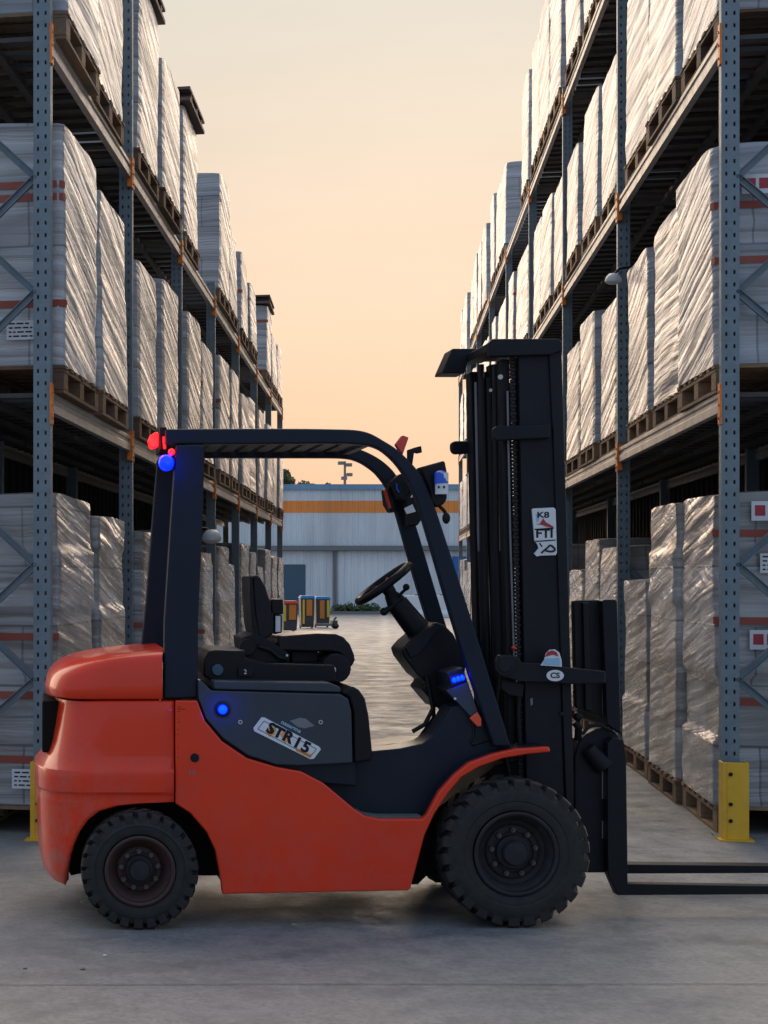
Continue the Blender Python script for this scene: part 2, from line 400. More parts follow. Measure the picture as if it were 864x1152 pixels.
def post_mesh(h):
    mb = MB(); W = .105; D = .075
    cols = [0, .023, .035, .070, .082, W]
    pitch = .075; rows = [0]; z = .05
    while z+.04 < h: rows += [z, z+.024]; z += pitch
    rows.append(h)
    for ri in range(len(rows)-1):
        hole_row = ri % 2 == 1
        for ci in range(5):
            if hole_row and ci in (1, 3): continue
            x0, x1 = cols[ci]-W/2, cols[ci+1]-W/2
            sk = 0
            mb.add([(x0,0,rows[ri]),(x1,0,rows[ri]),(x1,0,rows[ri+1]),(x0,0,rows[ri+1])], [(0,1,2,3)])
    # flanges and back
    for x in (-W/2, W/2):
        mb.add([(x,0,0),(x,D,0),(x,D,h),(x,0,h)], [(0,1,2,3)])
    mb.add([(-W/2,D,0),(W/2,D,0),(W/2,D,h),(-W/2,D,h)], [(0,1,2,3)])
    mb.add([(-W/2,0,h),(W/2,0,h),(W/2,D,h),(-W/2,D,h)], [(0,1,2,3)])
    return mb
def rack(side, X0, Y0, bay, nb, levels, ptop, name_label, tall=.8):
    """local frame: +y down the aisle, +x*side away from the aisle"""
    s = side
    root = empty('pallet_rack', (X0, Y0, 0), ROT, name_label, 'pallet rack')
    dep = 1.12
    # uprights
    pm = post_mesh(ptop)
    proto = None
    for b in range(nb+1):
        for x in (0, s*(dep-.05)):
            if proto is None:
                proto = pm.build('upright', M['post'], root, world=False, smooth=0); o = proto
            else:
                o = proto.copy(); COL.objects.link(o); o.parent = root
            o.location = (x, b*bay, 0)
            if b >= 2: o.scale = (1, 1, tall)
    fp = MB(); fp.box(-.09, .09, -.05, .12, .0, .012)
    f0 = fp.build('base_plate', M['post'], root, world=False)
    first = True
    for b in range(nb+1):
        o = f0 if first else f0.copy()
        if not first: COL.objects.link(o); o.parent = root
        first = False; o.location = (0, b*bay, 0)
    # braces
    def brace(z0, z1, y):
        mb = MB(); a = Vector((s*.045, y+.035, z0)); c = Vector((s*(dep-.09), y+.035, z1)); d = (c-a).normalized()
        n_ = Vector((0, 1, 0)); w = d.cross(n_)
        for e0, e1, t0, t1 in ((-.022, .022, -.003, .003), (-.022, -.018, -.003, .028), (.018, .022, -.003, .028)):
            vs = []
            for p in (a, c):
                for ww, tt in ((e0, t0), (e1, t0), (e1, t1), (e0, t1)): vs.append(p+w*ww-n_*tt)
            mb.add(vs, [(0,1,2,3),(4,7,6,5),(0,4,5,1),(1,5,6,2),(2,6,7,3),(3,7,4,0)])
        mb.cyl(a+Vector((0,-.035,0)), a+Vector((0,.01,0)), .014, n=8)
        return mb
    for b in range(nb+1):
        for zn in NODES:
            if zn > ptop-.5: continue
            if b == 0:
                for sgn in (1, -1): brace(zn, max(.1, zn+sgn*.92), 0).build('brace', M['post'], root, world=False)
            elif b < 5:
                if zn in (1.66, 4.02): brace(zn, zn-.92, b*bay).build('brace', M['post'], root, world=False)
    # beams
    def beam_mb():
        mb = MB(); L = bay-.11
        prof = [(0,0),(0,.055),(.012,.062),(.012,.088),(0,.095),(0,.125),(.045,.125),(.045,0)]
        n = len(prof)
        vs = [(x, .055, z) for x, z in prof]+[(x, .055+L, z) for x, z in prof]
        mb.add(vs, [tuple(range(n)), tuple(range(2*n-1, n-1, -1))]+[(i, (i+1)%n, (i+1)%n+n, i+n) for i in range(n)])
        return mb
    def conn_mb():
        mb = MB(); mb.box(-.014, -.001, -.012, .055, -.06, .19); mb.box(-.001, .03, .046, .056, -.05, .18)
        for z in (-.02, .06, .14): mb.cyl((-.02, .02, z), (-.012, .02, z), .010, n=8)
        return mb
    bp = cp = None
    for lv in levels:
        for b in range(nb):
            for back in (0, 1):
                if bp is None: o = bp = beam_mb().build('beam', M['beam'], root, bevel=.003, world=False)
                else: o = bp.copy(); COL.objects.link(o); o.parent = root
                x = -s*.05 if not back else s*(dep-.04)
                o.location = (x, b*bay, lv-.127)
                o.scale = (s, 1, 1)
                if not back:
                    for e in (0, 1):
                        if cp is None: c = cp = conn_mb().build('connector', M['orange'], o, bevel=.002, world=False)
                        else: c = cp.copy(); COL.objects.link(c); c.parent = o
                        c.location = (0, -.003 if e == 0 else bay+.003, -.02); c.scale = (1, 1 if e == 0 else -1, 1)
    # decks
    dk = MB(); y = .1
    while y < bay-.12:
        dk.box(.045, dep-.045, y, y+.10, -.032, -.004); y += .26
    for x in (.3, .56, .82): dk.box(x, x+.05, .06, bay-.06, -.075, -.036)
    dp = None
    for lv in levels:
        for b in range(nb):
            if dp is None: o = dp = dk.build('deck_slats', M['deck'], root, world=False, smooth=0)
            else: o = dp.copy(); COL.objects.link(o); o.parent = root
            o.location = (0, b*bay, lv); o.scale = (s, 1, 1)
    # corrugated dark panel, added so the gaps behind the loads go dark
    bpn = MB(); y = 0; pts = []
    L = nb*bay
    while y < L: pts += [(0, y), (0, y+.12), (.03, y+.15), (.03, y+.27)]; y += .3
    top = levels[-1]-.3
    for i in range(len(pts)-1):
        (xa, ya), (xb, yb) = pts[i], pts[i+1]
        bpn.add([(s*(dep+.12+xa), ya, 0), (s*(dep+.12+xb), yb, 0), (s*(dep+.12+xb), yb, top), (s*(dep+.12+xa), ya, top)], [(0,1,2,3)])
    bpn.build('added_dark_panel', M['panel'], root, world=False, smooth=0)
    return root

LX, LY = -0.070, 10.40
RX, RY = 4.115, 10.40
LB, RB = 3.42, 4.72
LN, RN = 7, 8
rackL = rack(-1, LX, LY, LB, LN, [H1, H2], 6.4, 'left blue grey pallet rack with two beam levels facing the aisle')
rackR = rack(1, RX, RY, RB, RN, [H1, H2, H3], 8.3, 'right blue grey pallet rack with three beam levels behind the forklift mast', .87)

# ---- pallet
def pallet_mb(L=1.3, D=1.1, H=PH):
    mb = MB()
    for i in range(7):
        y0 = -L/2+i*(L-.1)/6; dz = random.uniform(-.002,.002)
        mb.box(-D/2+random.uniform(0,.01), D/2-random.uniform(0,.01), y0, y0+.1-random.uniform(.0,.008), H-.02+dz, H+dz)
    for x in (-D/2+.01, -.05, D/2-.11):
        mb.box(x, x+.1, -L/2+.004, L/2-.004, H-.042, H-.023)
        mb.box(x+.003, x+.097, -L/2+.01, L/2-.01, 0, .02)
        for y in (-L/2+.006, -.07, L/2-.146): mb.box(x+.002, x+.098, y, y+.14, .022, H-.044)
    return mb
# ---- wrapped stack
def wrap_mb(L, D, H, seed, amp=1.0, step=.06, tier=.6):
    mb = MB(); nx = max(2, int(D/step)); ny = max(2, int(L/step)); nz = max(2, int(H/step))
    off = Vector((seed*7.3, seed*3.1, seed*5.7))
    lay = [random.uniform(-.008, .008) for _ in range(12)]
    taper = random.uniform(.0, .03); leanx = random.uniform(-.02,.02); leany = random.uniform(-.025,.025)
    def disp(p):
        u, v, w = p            # in box coords: centre x,y; z 0..H
        zl = w/H; q = Vector((u, v, w))+off
        li = int(w/.4) % 12
        x = u*(1-taper*zl)+leanx*zl; y = v*(1-taper*zl)+leany*zl
        # outward direction
        ox = u/(D/2); oy = v/(L/2)
        ss = q.z*.95+q.y*.3; tt = q.y*.95-q.z*.3
        ridge = 1-2*abs(noise.noise(Vector((q.x*.8, tt*.6, ss*3.6))))
        ridge2 = 1-2*abs(noise.noise(Vector((q.x, tt*.9+9, ss*7))))
        b = (ridge*.006+ridge2*.0035+noise.noise(q*1.1)*.006)*amp+lay[li]*tier
        k = sqrt(max(0, 1-abs(w/H-.5)*2))
        sx = max(-1, min(1, ox*1.0)); sy = max(-1, min(1, oy))
        if abs(abs(ox)-1) < 1e-6: x += sx*b
        if abs(abs(oy)-1) < 1e-6: y += sy*b
        z = w
        if w > H-1e-6: z += noise.noise(q*2.5)*.012*amp - .012*(abs(ox)**6+abs(oy)**6)
        # round vertical corners
        if abs(ox) > .99 and abs(oy) > .99: x -= sx*.012; y -= sy*.012
        return Vector((x, y, z))
    mb.surf = disp
    idx = {}
    def vid(i, j, k):
        if (i, j, k) not in idx:
            idx[(i, j, k)] = len(mb.v)
            mb.v.append(disp((-D/2+D*i/nx, -L/2+L*j/ny, H*k/nz)))
        return idx[(i, j, k)]
    def q(a, b, c, d): mb.f.append([vid(*a), vid(*b), vid(*c), vid(*d)]); mb.m.append(0)
    for k in range(nz):
        for j in range(ny):
            q((0,j,k),(0,j,k+1),(0,j+1,k+1),(0,j+1,k)); q((nx,j,k),(nx,j+1,k),(nx,j+1,k+1),(nx,j,k+1))
        for i in range(nx):
            q((i,0,k),(i+1,0,k),(i+1,0,k+1),(i,0,k+1)); q((i,ny,k),(i,ny,k+1),(i+1,ny,k+1),(i+1,ny,k))
    for i in range(nx):
        for j in range(ny):
            q((i,j,nz),(i+1,j,nz),(i+1,j+1,nz),(i,j+1,nz)); q((i,j,0),(i,j+1,0),(i+1,j+1,0),(i+1,j,0))
    return mb
PALLETS = [None]*3; WRAPS = {}; STRAPS = {}
def mesh_once(mb, name, mats, smooth=40):
    o = mb.build(name, mats, None, smooth=smooth); me = o.data; bpy.data.objects.remove(o); return me
for i in range(3): PALLETS[i] = mesh_once(pallet_mb(), 'pallet', M['wood'], 0)
LBL = mesh_once(MB().box(-.09, .09, -.002, 0, -.06, .06), 'shipping_label', M['white'], 0)
lt = MB()
for r_ in range(4):
    x = -.075
    while x < .06:
        w = random.uniform(.012, .045); lt.box(x, min(.075, x+w), -.0035, -.0025, .035-r_*.026, .044-r_*.026); x += w+.01
LBLT = mesh_once(lt, 'print', M['ink'], 0)
lt = MB(); lt.box(-.07, -.01, -.0035, -.0025, -.03, .035); lt.box(.01, .07, -.0035, -.0025, -.03, .035)
LBLR = mesh_once(lt, 'print', M['inkred'], 0)
def strap_mb(surf, D, L, z, w=.04):
    mb = MB(); n = 14; e = .006
    for sg in (-1,):
        pts = [(-D/2, sg*(L/2-.05))]+[(-D/2+D*i/n, sg*L/2) for i in range(n+1)]+[(D/2, sg*(L/2-.05))]
        k = len(pts); vs = []
        for (x, y) in pts:
            for zz in (z, z+w):
                p = surf((x, y, zz)); p.y += sg*e; p.x += e*(1 if x > D/2-1e-4 else -1 if x < -D/2+1e-4 else 0)
                p.z = zz; vs.append(p)
        mb.add(vs, [(2*i, 2*i+1, 2*i+3, 2*i+2) for i in range(k-1)])
    return mb
def mkobj(name, me, parent, loc=(0,0,0), rz=0, sc_=(1,1,1)):
    o = bpy.data.objects.new(name, me); COL.objects.link(o); o.parent = parent
    o.location = loc; o.rotation_euler = (0,0,rz); o.scale = sc_; return o
ORD = ['nearest','second','third','fourth','fifth','sixth','seventh','farthest']
def load(side, base_xy, b, k, nper, lvl, z, H, mat, nb, hi=False, straps=(), label=False, redlab=False, cover=False, over=.1, yoff=0, L=1.3, D=1.1, strapmat='strapred'):
    sname = 'left' if side < 0 else 'right'
    pos = {2: ['nearer of two', 'farther of two'], 3: ['nearest of three', 'middle of three', 'farthest of three']}[nper][k]
    lv = ['on the floor', 'on the lowest beams', 'on the second beams', 'on the top beams'][lvl]
    if side < 0 and lvl == 2: lv = 'on the top beams'
    bn = ORD[b] if b < nb-1 else 'farthest'
    desc = {'wrapA':'milky wrapped load','wrapB':'glossy wrapped load','wrapC':'grey wrapped load'}[mat]
    lab = f'{desc} {lv}, {bn} bay of {sname} rack, {pos}'
    M0 = Matrix.Translation((base_xy[0], base_xy[1], 0)) @ Matrix.Rotation(ROT, 4, 'Z')
    xl = side*(D/2-over+random.uniform(-.02,.03))
    p = M0 @ Vector((xl, yoff, 0))
    root = empty('wrapped_pallet_load', (p.x, p.y, z), ROT+random.uniform(-.012,.012), lab, 'pallet load',
                 f'wrapped pallet loads on the {sname} rack')
    mkobj('pallet', random.choice(PALLETS), root, sc_=(1, L/1.3, 1))
    key = (mat, round(H,1), hi, random.randrange(3), L) if not hi else ('hi', random.random())
    if key not in WRAPS:
        wm_ = wrap_mb(L-.05, D-.04, round(H,1) if not hi else H, random.random()*50, 1.25 if hi else 1, .03 if hi else .08, 1.9 if lvl == 0 else .6)
        WRAPS[key] = (mesh_once(wm_, 'wrapped_stack', M[mat], 60), wm_.surf)
    w = mkobj('wrapped_stack', WRAPS[key][0], root, (0,0,PH+.002), sc_=(1,1,1))
    hh = round(H,1) if not hi else H
    for s_ in straps:
        mkobj('strap', mesh_once(strap_mb(WRAPS[key][1], D-.04, L-.05, s_, .045), 'strap', M[strapmat], 60), root, (0,0,PH+.002))
    if label:
        for (lx, lz, red) in label:
            o = mkobj('shipping_label', LBL, root, (lx, -(L/2+.012), PH+lz))
            mkobj('print', LBLR if red else LBLT, o)
    if cover:
        c = MB(); c.box(-D/2-.04, D/2+.04, -L/2-.03, L/2+.03, 0, .035); 
        for yy in (-.5, 0, .45): c.box(-D/2-.03, D/2+.03, yy, yy+.1, .036, .11)
        c.box(-D/2-.04, D/2+.04, -L/2-.03, L/2+.03, .111, .14)
        mkobj('top_board', mesh_once(c, 'top_board', M['cover_board'], 0), root, (0,0,PH+hh+.012))
    return root

# left rack: heights per level, per bay, per slot
LH = {0: [(1.94,1.86),(1.8,1.8),(1.9,1.7),(1.8,1.6),(1.9,1.8),(1.6,1.9),(1.8,1.8)],
      1: [(1.52,1.42),(1.3,1.35),(1.4,1.3),(1.4,1.4),(1.3,1.4),(1.4,1.3),(1.4,1.4)],
      2: [(1.7,1.6),(1.4,1.2),(1.3,None),(1.4,1.05),(1.05,.95),(None,1.15),(.95,.9)]}
LC = {(2,1,0),(2,2,0),(2,5,1)}
for lvl, zb in ((0, 0.0), (1, H1), (2, H2)):
    for b in range(LN):
        for k in range(2):
            y = b*LB+.13+.66+k*1.38+random.uniform(-.02,.04)+(.06 if k else 0)
            mat = 'wrapB' if lvl == 0 else ('wrapA' if random.random() < .85 else 'wrapC')
            hi = (b == 0)
            st = (); lb = False
            if (lvl, b, k) == (0,0,0): st = (1.02, .66, .26); lb = [(.33, .17, 0), (-.38, 1.25, 0)]
            if (lvl, b, k) == (1,0,0): st = (1.02, 1.1, .36); lb = [(.27, .22, 0), (-.42,.22,0)]
            if not hi and random.random() < .25: st = (random.choice((.5,.8,1.0)),)
            H = LH[lvl][b][k]
            if H is None: continue
            if st and max(st) > H: st = (H*.5,)
            load(-1, (LX, LY), b, k, 2, lvl, zb, H, mat, LN, hi, st, lb, cover=(lvl,b,k) in LC, over=.11, yoff=y)
RH = {0: [(1.95,1.95,1.4),(1.7,1.8,1.5),(1.8,1.6,1.8)], 1: [(1.37,1.33,1.3),(1.25,1.3,1.2)],
      2: [(1.5,1.4,1.4),(1.2,1.3,1.1)], 3: [(1.7,1.7,1.6),(1.7,1.7,1.7),(1.7,1.6,1.6),(1.6,1.6,1.4)]}
for lvl, zb in ((0, 0.0), (1, H1), (2, H2), (3, H3)):
    for b in range(RN):
        for k in range(3):
            y = b*RB+.12+.66+k*1.40+random.uniform(-.02,.03)+(.05 if k == 2 else 0)
            hs = RH[lvl]
            H = hs[b][k] if b < len(hs) else random.choice((1.2,1.3,1.3,1.4)) if lvl < 3 else random.choice((1.4,1.5,1.6))
            if lvl == 3 and (b, k) in ((3,1),(3,2),(5,0),(6,2)): continue
            if lvl == 0 and b >= 3: H = random.choice((1.6,1.8,1.9))
            mat = 'wrapB' if lvl == 0 else ('wrapA' if random.random() < .85 else 'wrapC')
            hi = (b == 0 and lvl < 3)
            st = (); lb = False
            if (lvl, b, k) == (0,0,0): st = (.62, 1.12, 1.66); lb = [(-.26, 1.03, 1), (-.25, 1.82, 1), (-.2, 1.5, 0)]
            if (lvl, b, k) == (1,0,0): st = (.62, .96); lb = [(-.3, 1.1, 1)]
            if not hi and random.random() < .25: st = (random.choice((.5,.8,1.0)),)
            load(1, (RX, RY), b, k, 3, lvl, zb, H, mat, RN, hi, st, lb, over=.07, yoff=y)

# yellow post guards
def guard(x, y, rz, label, m=1):
    root = empty('post_guard', (x, y, 0), rz, label, 'post guard', 'yellow guards at the rack ends')
    mb = MB(); mb.box(-.075, .075, -.012, 0, .01, .47); mb.box(-.075, -.065, 0, .12, .01, .47); mb.box(.065, .075, 0, .12, .01, .47)
    mb.box(-.05*1, -.045, -.016, -.0125, .01, .47)
    mb.build('shield', M['yellow'], root, bevel=.004, world=False)
    fp = MB(); fp.box(-.10, .10, -.05, .14, .0005, .010); fp.build('foot_plate', M['yellow'], root, world=False)
    for z in (.12, .22, .40):
        b_ = MB(); b_.cyl((-.03, -.02, z), (-.03, -.012, z), .012, n=8); b_.build('bolt', M['black'], root, world=False)
guard(WX(48, 10.3)-.0, 10.30, ROT, 'yellow steel guard at the foot of the left rack, half behind the forklift')
guard(WX(826, 10.3), 10.28, ROT, 'yellow steel guard at the foot of the right rack beside the forks')

# round white mirrors under the beams
def disc(px, py, Y, label, nx):
    c = Vector((WX(px, Y), Y, WZ(py, Y)))
    root = empty('round_lamp', c, 0, label, 'lamp', 'round white lamps on the racks')
    r_ = .07 if nx > 0 else .11; mb = MB(); mb.lathe([(0,r_*.75),(r_*.5,r_*.66),(r_*.85,r_*.3),(r_,-.01),(r_*.95,-r_*.35),(r_*.6,-r_*.6),(.0,-r_*.66)], (0,0,0), 'z', 24); mb.build('lamp_shade', M['plainwhite'], root, world=False)
    mb = MB(); mb.tube([(0,0,.03),(nx*.05,.0,.09),(nx*.25,.02,.12)], .012); mb.build('bracket', M['black'], root, world=False)
disc(238, 604, 18.6, 'white round lamp hung under the lowest beams of the left rack', -1)
disc(690, 314, 14.6, 'white round lamp beside the second upright of the right rack', 1)

# ------------------------------------------------------------------ building
BY = 76.0
bx0, bx1 = WX(215, BY), WX(640, BY)
root = empty('warehouse', ((bx0+bx1)/2, BY, 0), 0, 'pale corrugated warehouse with an orange band closing the far end of the aisle', 'building')
def corr(mb, x0, x1, z0, z1, y, pitch=.25, d=.05):
    x = x0; pts = []
    while x < x1: pts += [(x, y), (x+pitch*.55, y), (x+pitch*.7, y-d), (x+pitch*.85, y-d)]; x += pitch
    pts.append((x1, y))
    pts = [p for p in pts if p[0] <= x1]
    for i in range(len(pts)-1):
        (xa, ya), (xb, yb) = pts[i], pts[i+1]
        mb.add([(xa,ya,z0),(xb,yb,z0),(xb,yb,z1),(xa,ya,z1)], [(0,1,2,3)])
zt = WZ(545, BY); 
mb = MB(); corr(mb, bx0, bx1, WZ(614, BY), WZ(577, BY), BY-.1); corr(mb, bx0, bx1, WZ(563.5, BY), WZ(551, BY), BY-.1)
mb.box(bx0, bx1, BY, BY+22, 0, zt-.1)
mb.build('wall', M['clad'], root, smooth=0)
mb = MB(); corr(mb, bx0, bx1, WZ(577, BY), WZ(563.5, BY), BY-.11); mb.build('orange_band', M['cladorange'], root, smooth=0)
mb = MB(); corr(mb, bx0, bx1, 0, WZ(620, BY), BY-.12, .3); mb.build('lower_wall', M['cladlow'], root, smooth=0)
mb = MB(); mb.box(bx0-.1, bx1+.1, BY-.25, BY+22.2, WZ(551, BY), zt); mb.build('roof_trim', M['cladblue'], root)
mb = MB(); mb.box(bx0, bx1, BY-.5, BY-.13, WZ(619.5, BY), WZ(614.5, BY)); mb.build('gutter', M['gutter'], root)
mb = MB(); mb.cyl((WX(376, BY), BY-.25, 0), (WX(376, BY), BY-.25, WZ(617, BY)), .07, n=10); mb.build('downpipe', M['gutter'], root)
d_ = MB(); d_.box(WX(300, BY), WX(343, BY), BY-.22, BY-.1, 0, WZ(635, BY)); dd = d_.build('roller_door', M['door'], root)
d_ = MB(); d_.box(WX(508, BY), WX(534, BY), BY-.3, BY-.1, 0, WZ(626, BY)); d_.build('door', M['bluedoor'], root); 
# kerb planting strip at the foot of the wall
mb = MB(); mb.box(bx0, bx1, BY-1.6, BY-.6, 0, .12); tag(mb.build('planting_kerb', M['gutter']), kind='structure')
def leafball(mb, c, r, n, s=.1, flat=1):
    for _ in range(n):
        d = Vector((random.gauss(0,1), random.gauss(0,1), random.gauss(0,1))); d.normalize(); d *= r*random.random()**.45
        p = Vector(c)+Vector((d.x, d.y, d.z*flat)); a = Vector((random.gauss(0,1), random.gauss(0,1), random.gauss(0,1))).normalized()*s; b = a.orthogonal().normalized()*s*.6
        mb.add([p-a, p-b, p+a, p+b], [(0,1,2,3)])
mb = MB()
for i in range(60):
    x = WX(random.uniform(378, 425), BY-1.1); r = random.uniform(.08,.28)
    leafball(mb, (x, BY-1.1+random.uniform(-.3,.3), .12+r*.5), r, 26, .07)
tag(mb.build('ground_cover', M['leaf'], smooth=0), kind='stuff')

def tree(px, ptop, Y, r, label, n=2600):
    z = WZ(ptop, Y); X = WX(px, Y)
    root = empty('tree', (X, Y, 0), 0, label, 'tree', 'trees beyond the warehouse')
    mb = MB(); mb.tube([(X,Y,0),(X+.1,Y,z*.4),(X-.05,Y,z*.75)], [.28,.2,.1])
    for k in range(6):
        a = k*1.05; mb.tube([(X,Y,z*(.4+.05*k)), (X+cos(a)*r*.4,Y+sin(a)*r*.4,z*(.6+.05*k)), (X+cos(a)*r*.7,Y+sin(a)*r*.7,z*(.7+.04*k))], [.1,.06,.02], 6)
    mb.build('trunk', M['bark'], root)
    mb = MB()
    for k in range(16):
        a = random.uniform(0,6.28); q = random.random()**.5*r*.75; cz = z-r*.35-random.random()*r*1.1
        leafball(mb, (X+cos(a)*q, Y+sin(a)*q, cz), r*random.uniform(.18,.36), n//16, .16)
    mb.build('crown', M['leaf'], root, smooth=0)
tree(318, 527, 112, 1.1, 'bare edged tree top just past the left rack end')
tree(350, 537, 118, 1.6, 'low round tree top peeping over the warehouse roof')
# roof-top mast with lamps beyond the warehouse
Y = 104.0; X = WX(388, Y); zt2 = WZ(519, Y)
root = empty('floodlight_pole', (X, Y, 0), 0, 'thin floodlight pole rising behind the warehouse roof', 'lamp post')
mb = MB(); mb.cyl((X,Y,0),(X,Y,zt2), .16, .07, n=8); mb.build('pole', M['gutter'], root)
for (dx, pz) in ((-.25, 521), (.25, 523), (.28, 534), (-.05, 538)):
    mb = MB(); z = WZ(pz, Y); mb.box(X+dx-.17, X+dx+.17, Y-.12, Y+.12, z-.10, z+.10); mb.tube([(X,Y,z),(X+dx,Y,z)], .04); mb.build('floodlight', M['gutter'], root)

# bins, cone, trolley, barriers
def bin_(px0, px1, ptop, pbase, body, lid, label, stripes, group='bins at the end of the left rack'):
    Y = EYE*F/(pbase-PY0); x0, x1 = WX(px0, Y), WX(px1, Y); h = WZ(ptop, Y); w = x1-x0; cx = (x0+x1)/2; d = w
    root = empty('waste_bin', (cx, Y+d/2, 0), 0, label, 'waste bin', group)
    mb = MB(); b = .86
    mb.add([(cx-w/2*b,Y+.04,.04),(cx+w/2*b,Y+.04,.04),(cx+w/2*b,Y+d-.04,.04),(cx-w/2*b,Y+d-.04,.04),
            (cx-w/2*.96,Y,h-.1),(cx+w/2*.96,Y,h-.1),(cx+w/2*.96,Y+d,h-.1),(cx-w/2*.96,Y+d,h-.1)],
           [(0,3,2,1),(4,5,6,7),(0,1,5,4),(1,2,6,5),(2,3,7,6),(3,0,4,7)])
    mb.build('body', body, root, bevel=.02)
    mb = MB(); mb.box(cx-w/2, cx+w/2, Y-.03, Y+d+.03, h-.098, h-.04); mb.box(cx-w/2*.9, cx+w/2*.9, Y+.02, Y+d-.02, h-.04, h); mb.build('lid', lid, root, bevel=.015)
    for (a0, a1, z0, z1, m) in stripes:
        mb = MB(); mb.box(cx-w/2*b+w*b*a0, cx-w/2*b+w*b*a1, Y-.012, Y+.035, .04+h*z0, h*z1-.02); mb.build('panel', m, root)
    for sx in (-1, 1):
        mb = MB(); mb.cyl((cx+sx*w*.34, Y+d-.1, .07), (cx+sx*w*.34+.05*sx, Y+d-.1, .07), .07, n=12); mb.build('wheel', M['plastic'], root)
    return cx, Y, h, w
r1 = bin_(311, 336, 676, 711, M['bingrey'], M['binred'], 'red lidded bin with orange and yellow panels beyond the seat', [(.1,.42,.3,.9,M['binyellow']),(.58,.95,.35,.9,M['binorange'])])
bin_(338, 354.5, 670, 707, M['bingrey'], M['binblue'], 'left blue lidded bin with a yellow stripe beyond the seat', [(.1,.25,.1,.9,M['binyellow']),(.4,.85,.35,.9,M['binorange'])])
bin_(355, 372, 671, 706, M['bingrey'], M['binblue'], 'right blue lidded bin with two orange stripes near the downpipe', [(.25,.6,.25,.9,M['binorange']),(.8,.98,.3,.9,M['binyellow'])])
# cone on the red bin
cx, Yb, h, w = r1
root = empty('traffic_cone', (cx-.25, Yb+.3, h), 0, 'orange traffic cone standing on the red lidded bin', 'traffic cone')
mb = MB(); mb.cyl((cx-.25,Yb+.3,h+.03),(cx-.25,Yb+.3,h+.68), .12, .025, 16); mb.build('cone', M['binorange'], root)
mb = MB(); mb.box(cx-.43,cx-.07,Yb+.12,Yb+.48,h+.001,h+.03); mb.build('base', M['binorange'], root)
# hand trolley
Y = 53.0; x0, x1 = WX(357, Y), WX(380, Y)
root = empty('hand_pallet_truck', ((x0+x1)/2, Y, 0), 0, 'low grey hand pallet truck parked before the blue lidded bins', 'pallet truck')
mb = MB(); mb.box(x0, x1-.12, Y-.1, Y+.0, .09, .16); mb.box(x0, x1-.12, Y+.3, Y+.4, .09, .16); mb.build('forks', M['greydecal'], root)
mb = MB(); mb.box(x1-.18, x1-.02, Y-.1, Y+.4, .08, .26); mb.tube([(x1-.1,Y+.15,.26),(x1-.02,Y+.15,.36)], .03); mb.build('pump_body', M['bingrey'], root)
for yy in (Y, Y+.3):
    mb = MB(); mb.cyl((x1-.06,yy-.03,.09),(x1-.06,yy+.03,.09), .09, n=14); mb.build('wheel', M['plastic'], root)
# white barriers
Yb = 68.0
for i, (pa, lab) in enumerate(((455, 'white plastic road barrier left of the far roof pillar'), (483, 'white plastic road barrier seen between the two front roof pillars'))):
    xa = WX(pa, Yb); xb = xa+.95
    root = empty('road_barrier', ((xa+xb)/2, Yb, 0), 0, lab, 'road barrier', 'white road barriers by the warehouse')
    mb = MB()
    pr = [(-.25,0),(-.25,.15),(-.12,.3),(-.09,.88),(.09,.88),(.12,.3),(.25,.15),(.25,0)]; n = len(pr)
    mb.add([(xa, Yb+y, z) for y, z in pr]+[(xb, Yb+y, z) for y, z in pr], [tuple(range(n)), tuple(range(2*n-1,n-1,-1))]+[(k, k+n, (k+1)%n+n, (k+1)%n) for k in range(n)])
    mb.build('barrier_body', M['plainwhite'], root, bevel=.02)
    mb = MB(); mb.cyl(((xa+xb)/2,Yb,.88),((xa+xb)/2,Yb,.92), .06, n=12); mb.build('filler_cap', M['bingrey'], root)

# ------------------------------------------------------------------ FORKLIFT
YN = 7.76; YF = 8.84; YC = (YN+YF)/2
fork = empty('forklift', (WX(360, 8.3), YC, 0), 0, 'red and black forklift truck standing side on across the aisle', 'forklift')
def part(mb, name, mat, parent=fork, bevel=0, smooth=40, seg=2): return mb.build(name, mat, parent, bevel=bevel, smooth=smooth, seg=seg)

def shell(rows, R, n=18, pw=2.6, cap_top=False, slope=0):
    """rows: (py, px_left, px_right, halfwidth)"""
    mb = MB(); prev = None; k = 0
    for (py, xl, xr, W) in rows:
        X0 = WX(xl, YN); X1 = WX(xr, YN); z = WZ(py, YN); L = X1-X0; ring = []
        ts = [L*(i/n)**2.0 for i in range(n+1)]
        def w(t): 
            if t >= R: return W
            q = 1-t/R
            return W*(1-q**pw)**(1/pw)
        sl_ = slope*max(0, (786-py)/50)
        near = [(X0+t, YC-w(t), z+sl_*(X0+t-WX(60,YN))) for t in ts]; far = [(X0+t, YC+w(t), z+sl_*(X0+t-WX(60,YN))) for t in ts]
        ring = near[::-1]+far[1:]
        mb.v += [Vector(p) for p in ring]; m_ = len(ring)
        if prev is not None:
            for i in range(m_-1): mb.f.append([prev+i, prev+i+1, k+i+1, k+i]); mb.m.append(0)
        prev = k; k += m_
    if cap_top:
        for i in range(n): mb.f.append([prev+i, prev+i+1, prev+2*n-i-1, prev+2*n-i]); mb.m.append(0)
    return mb
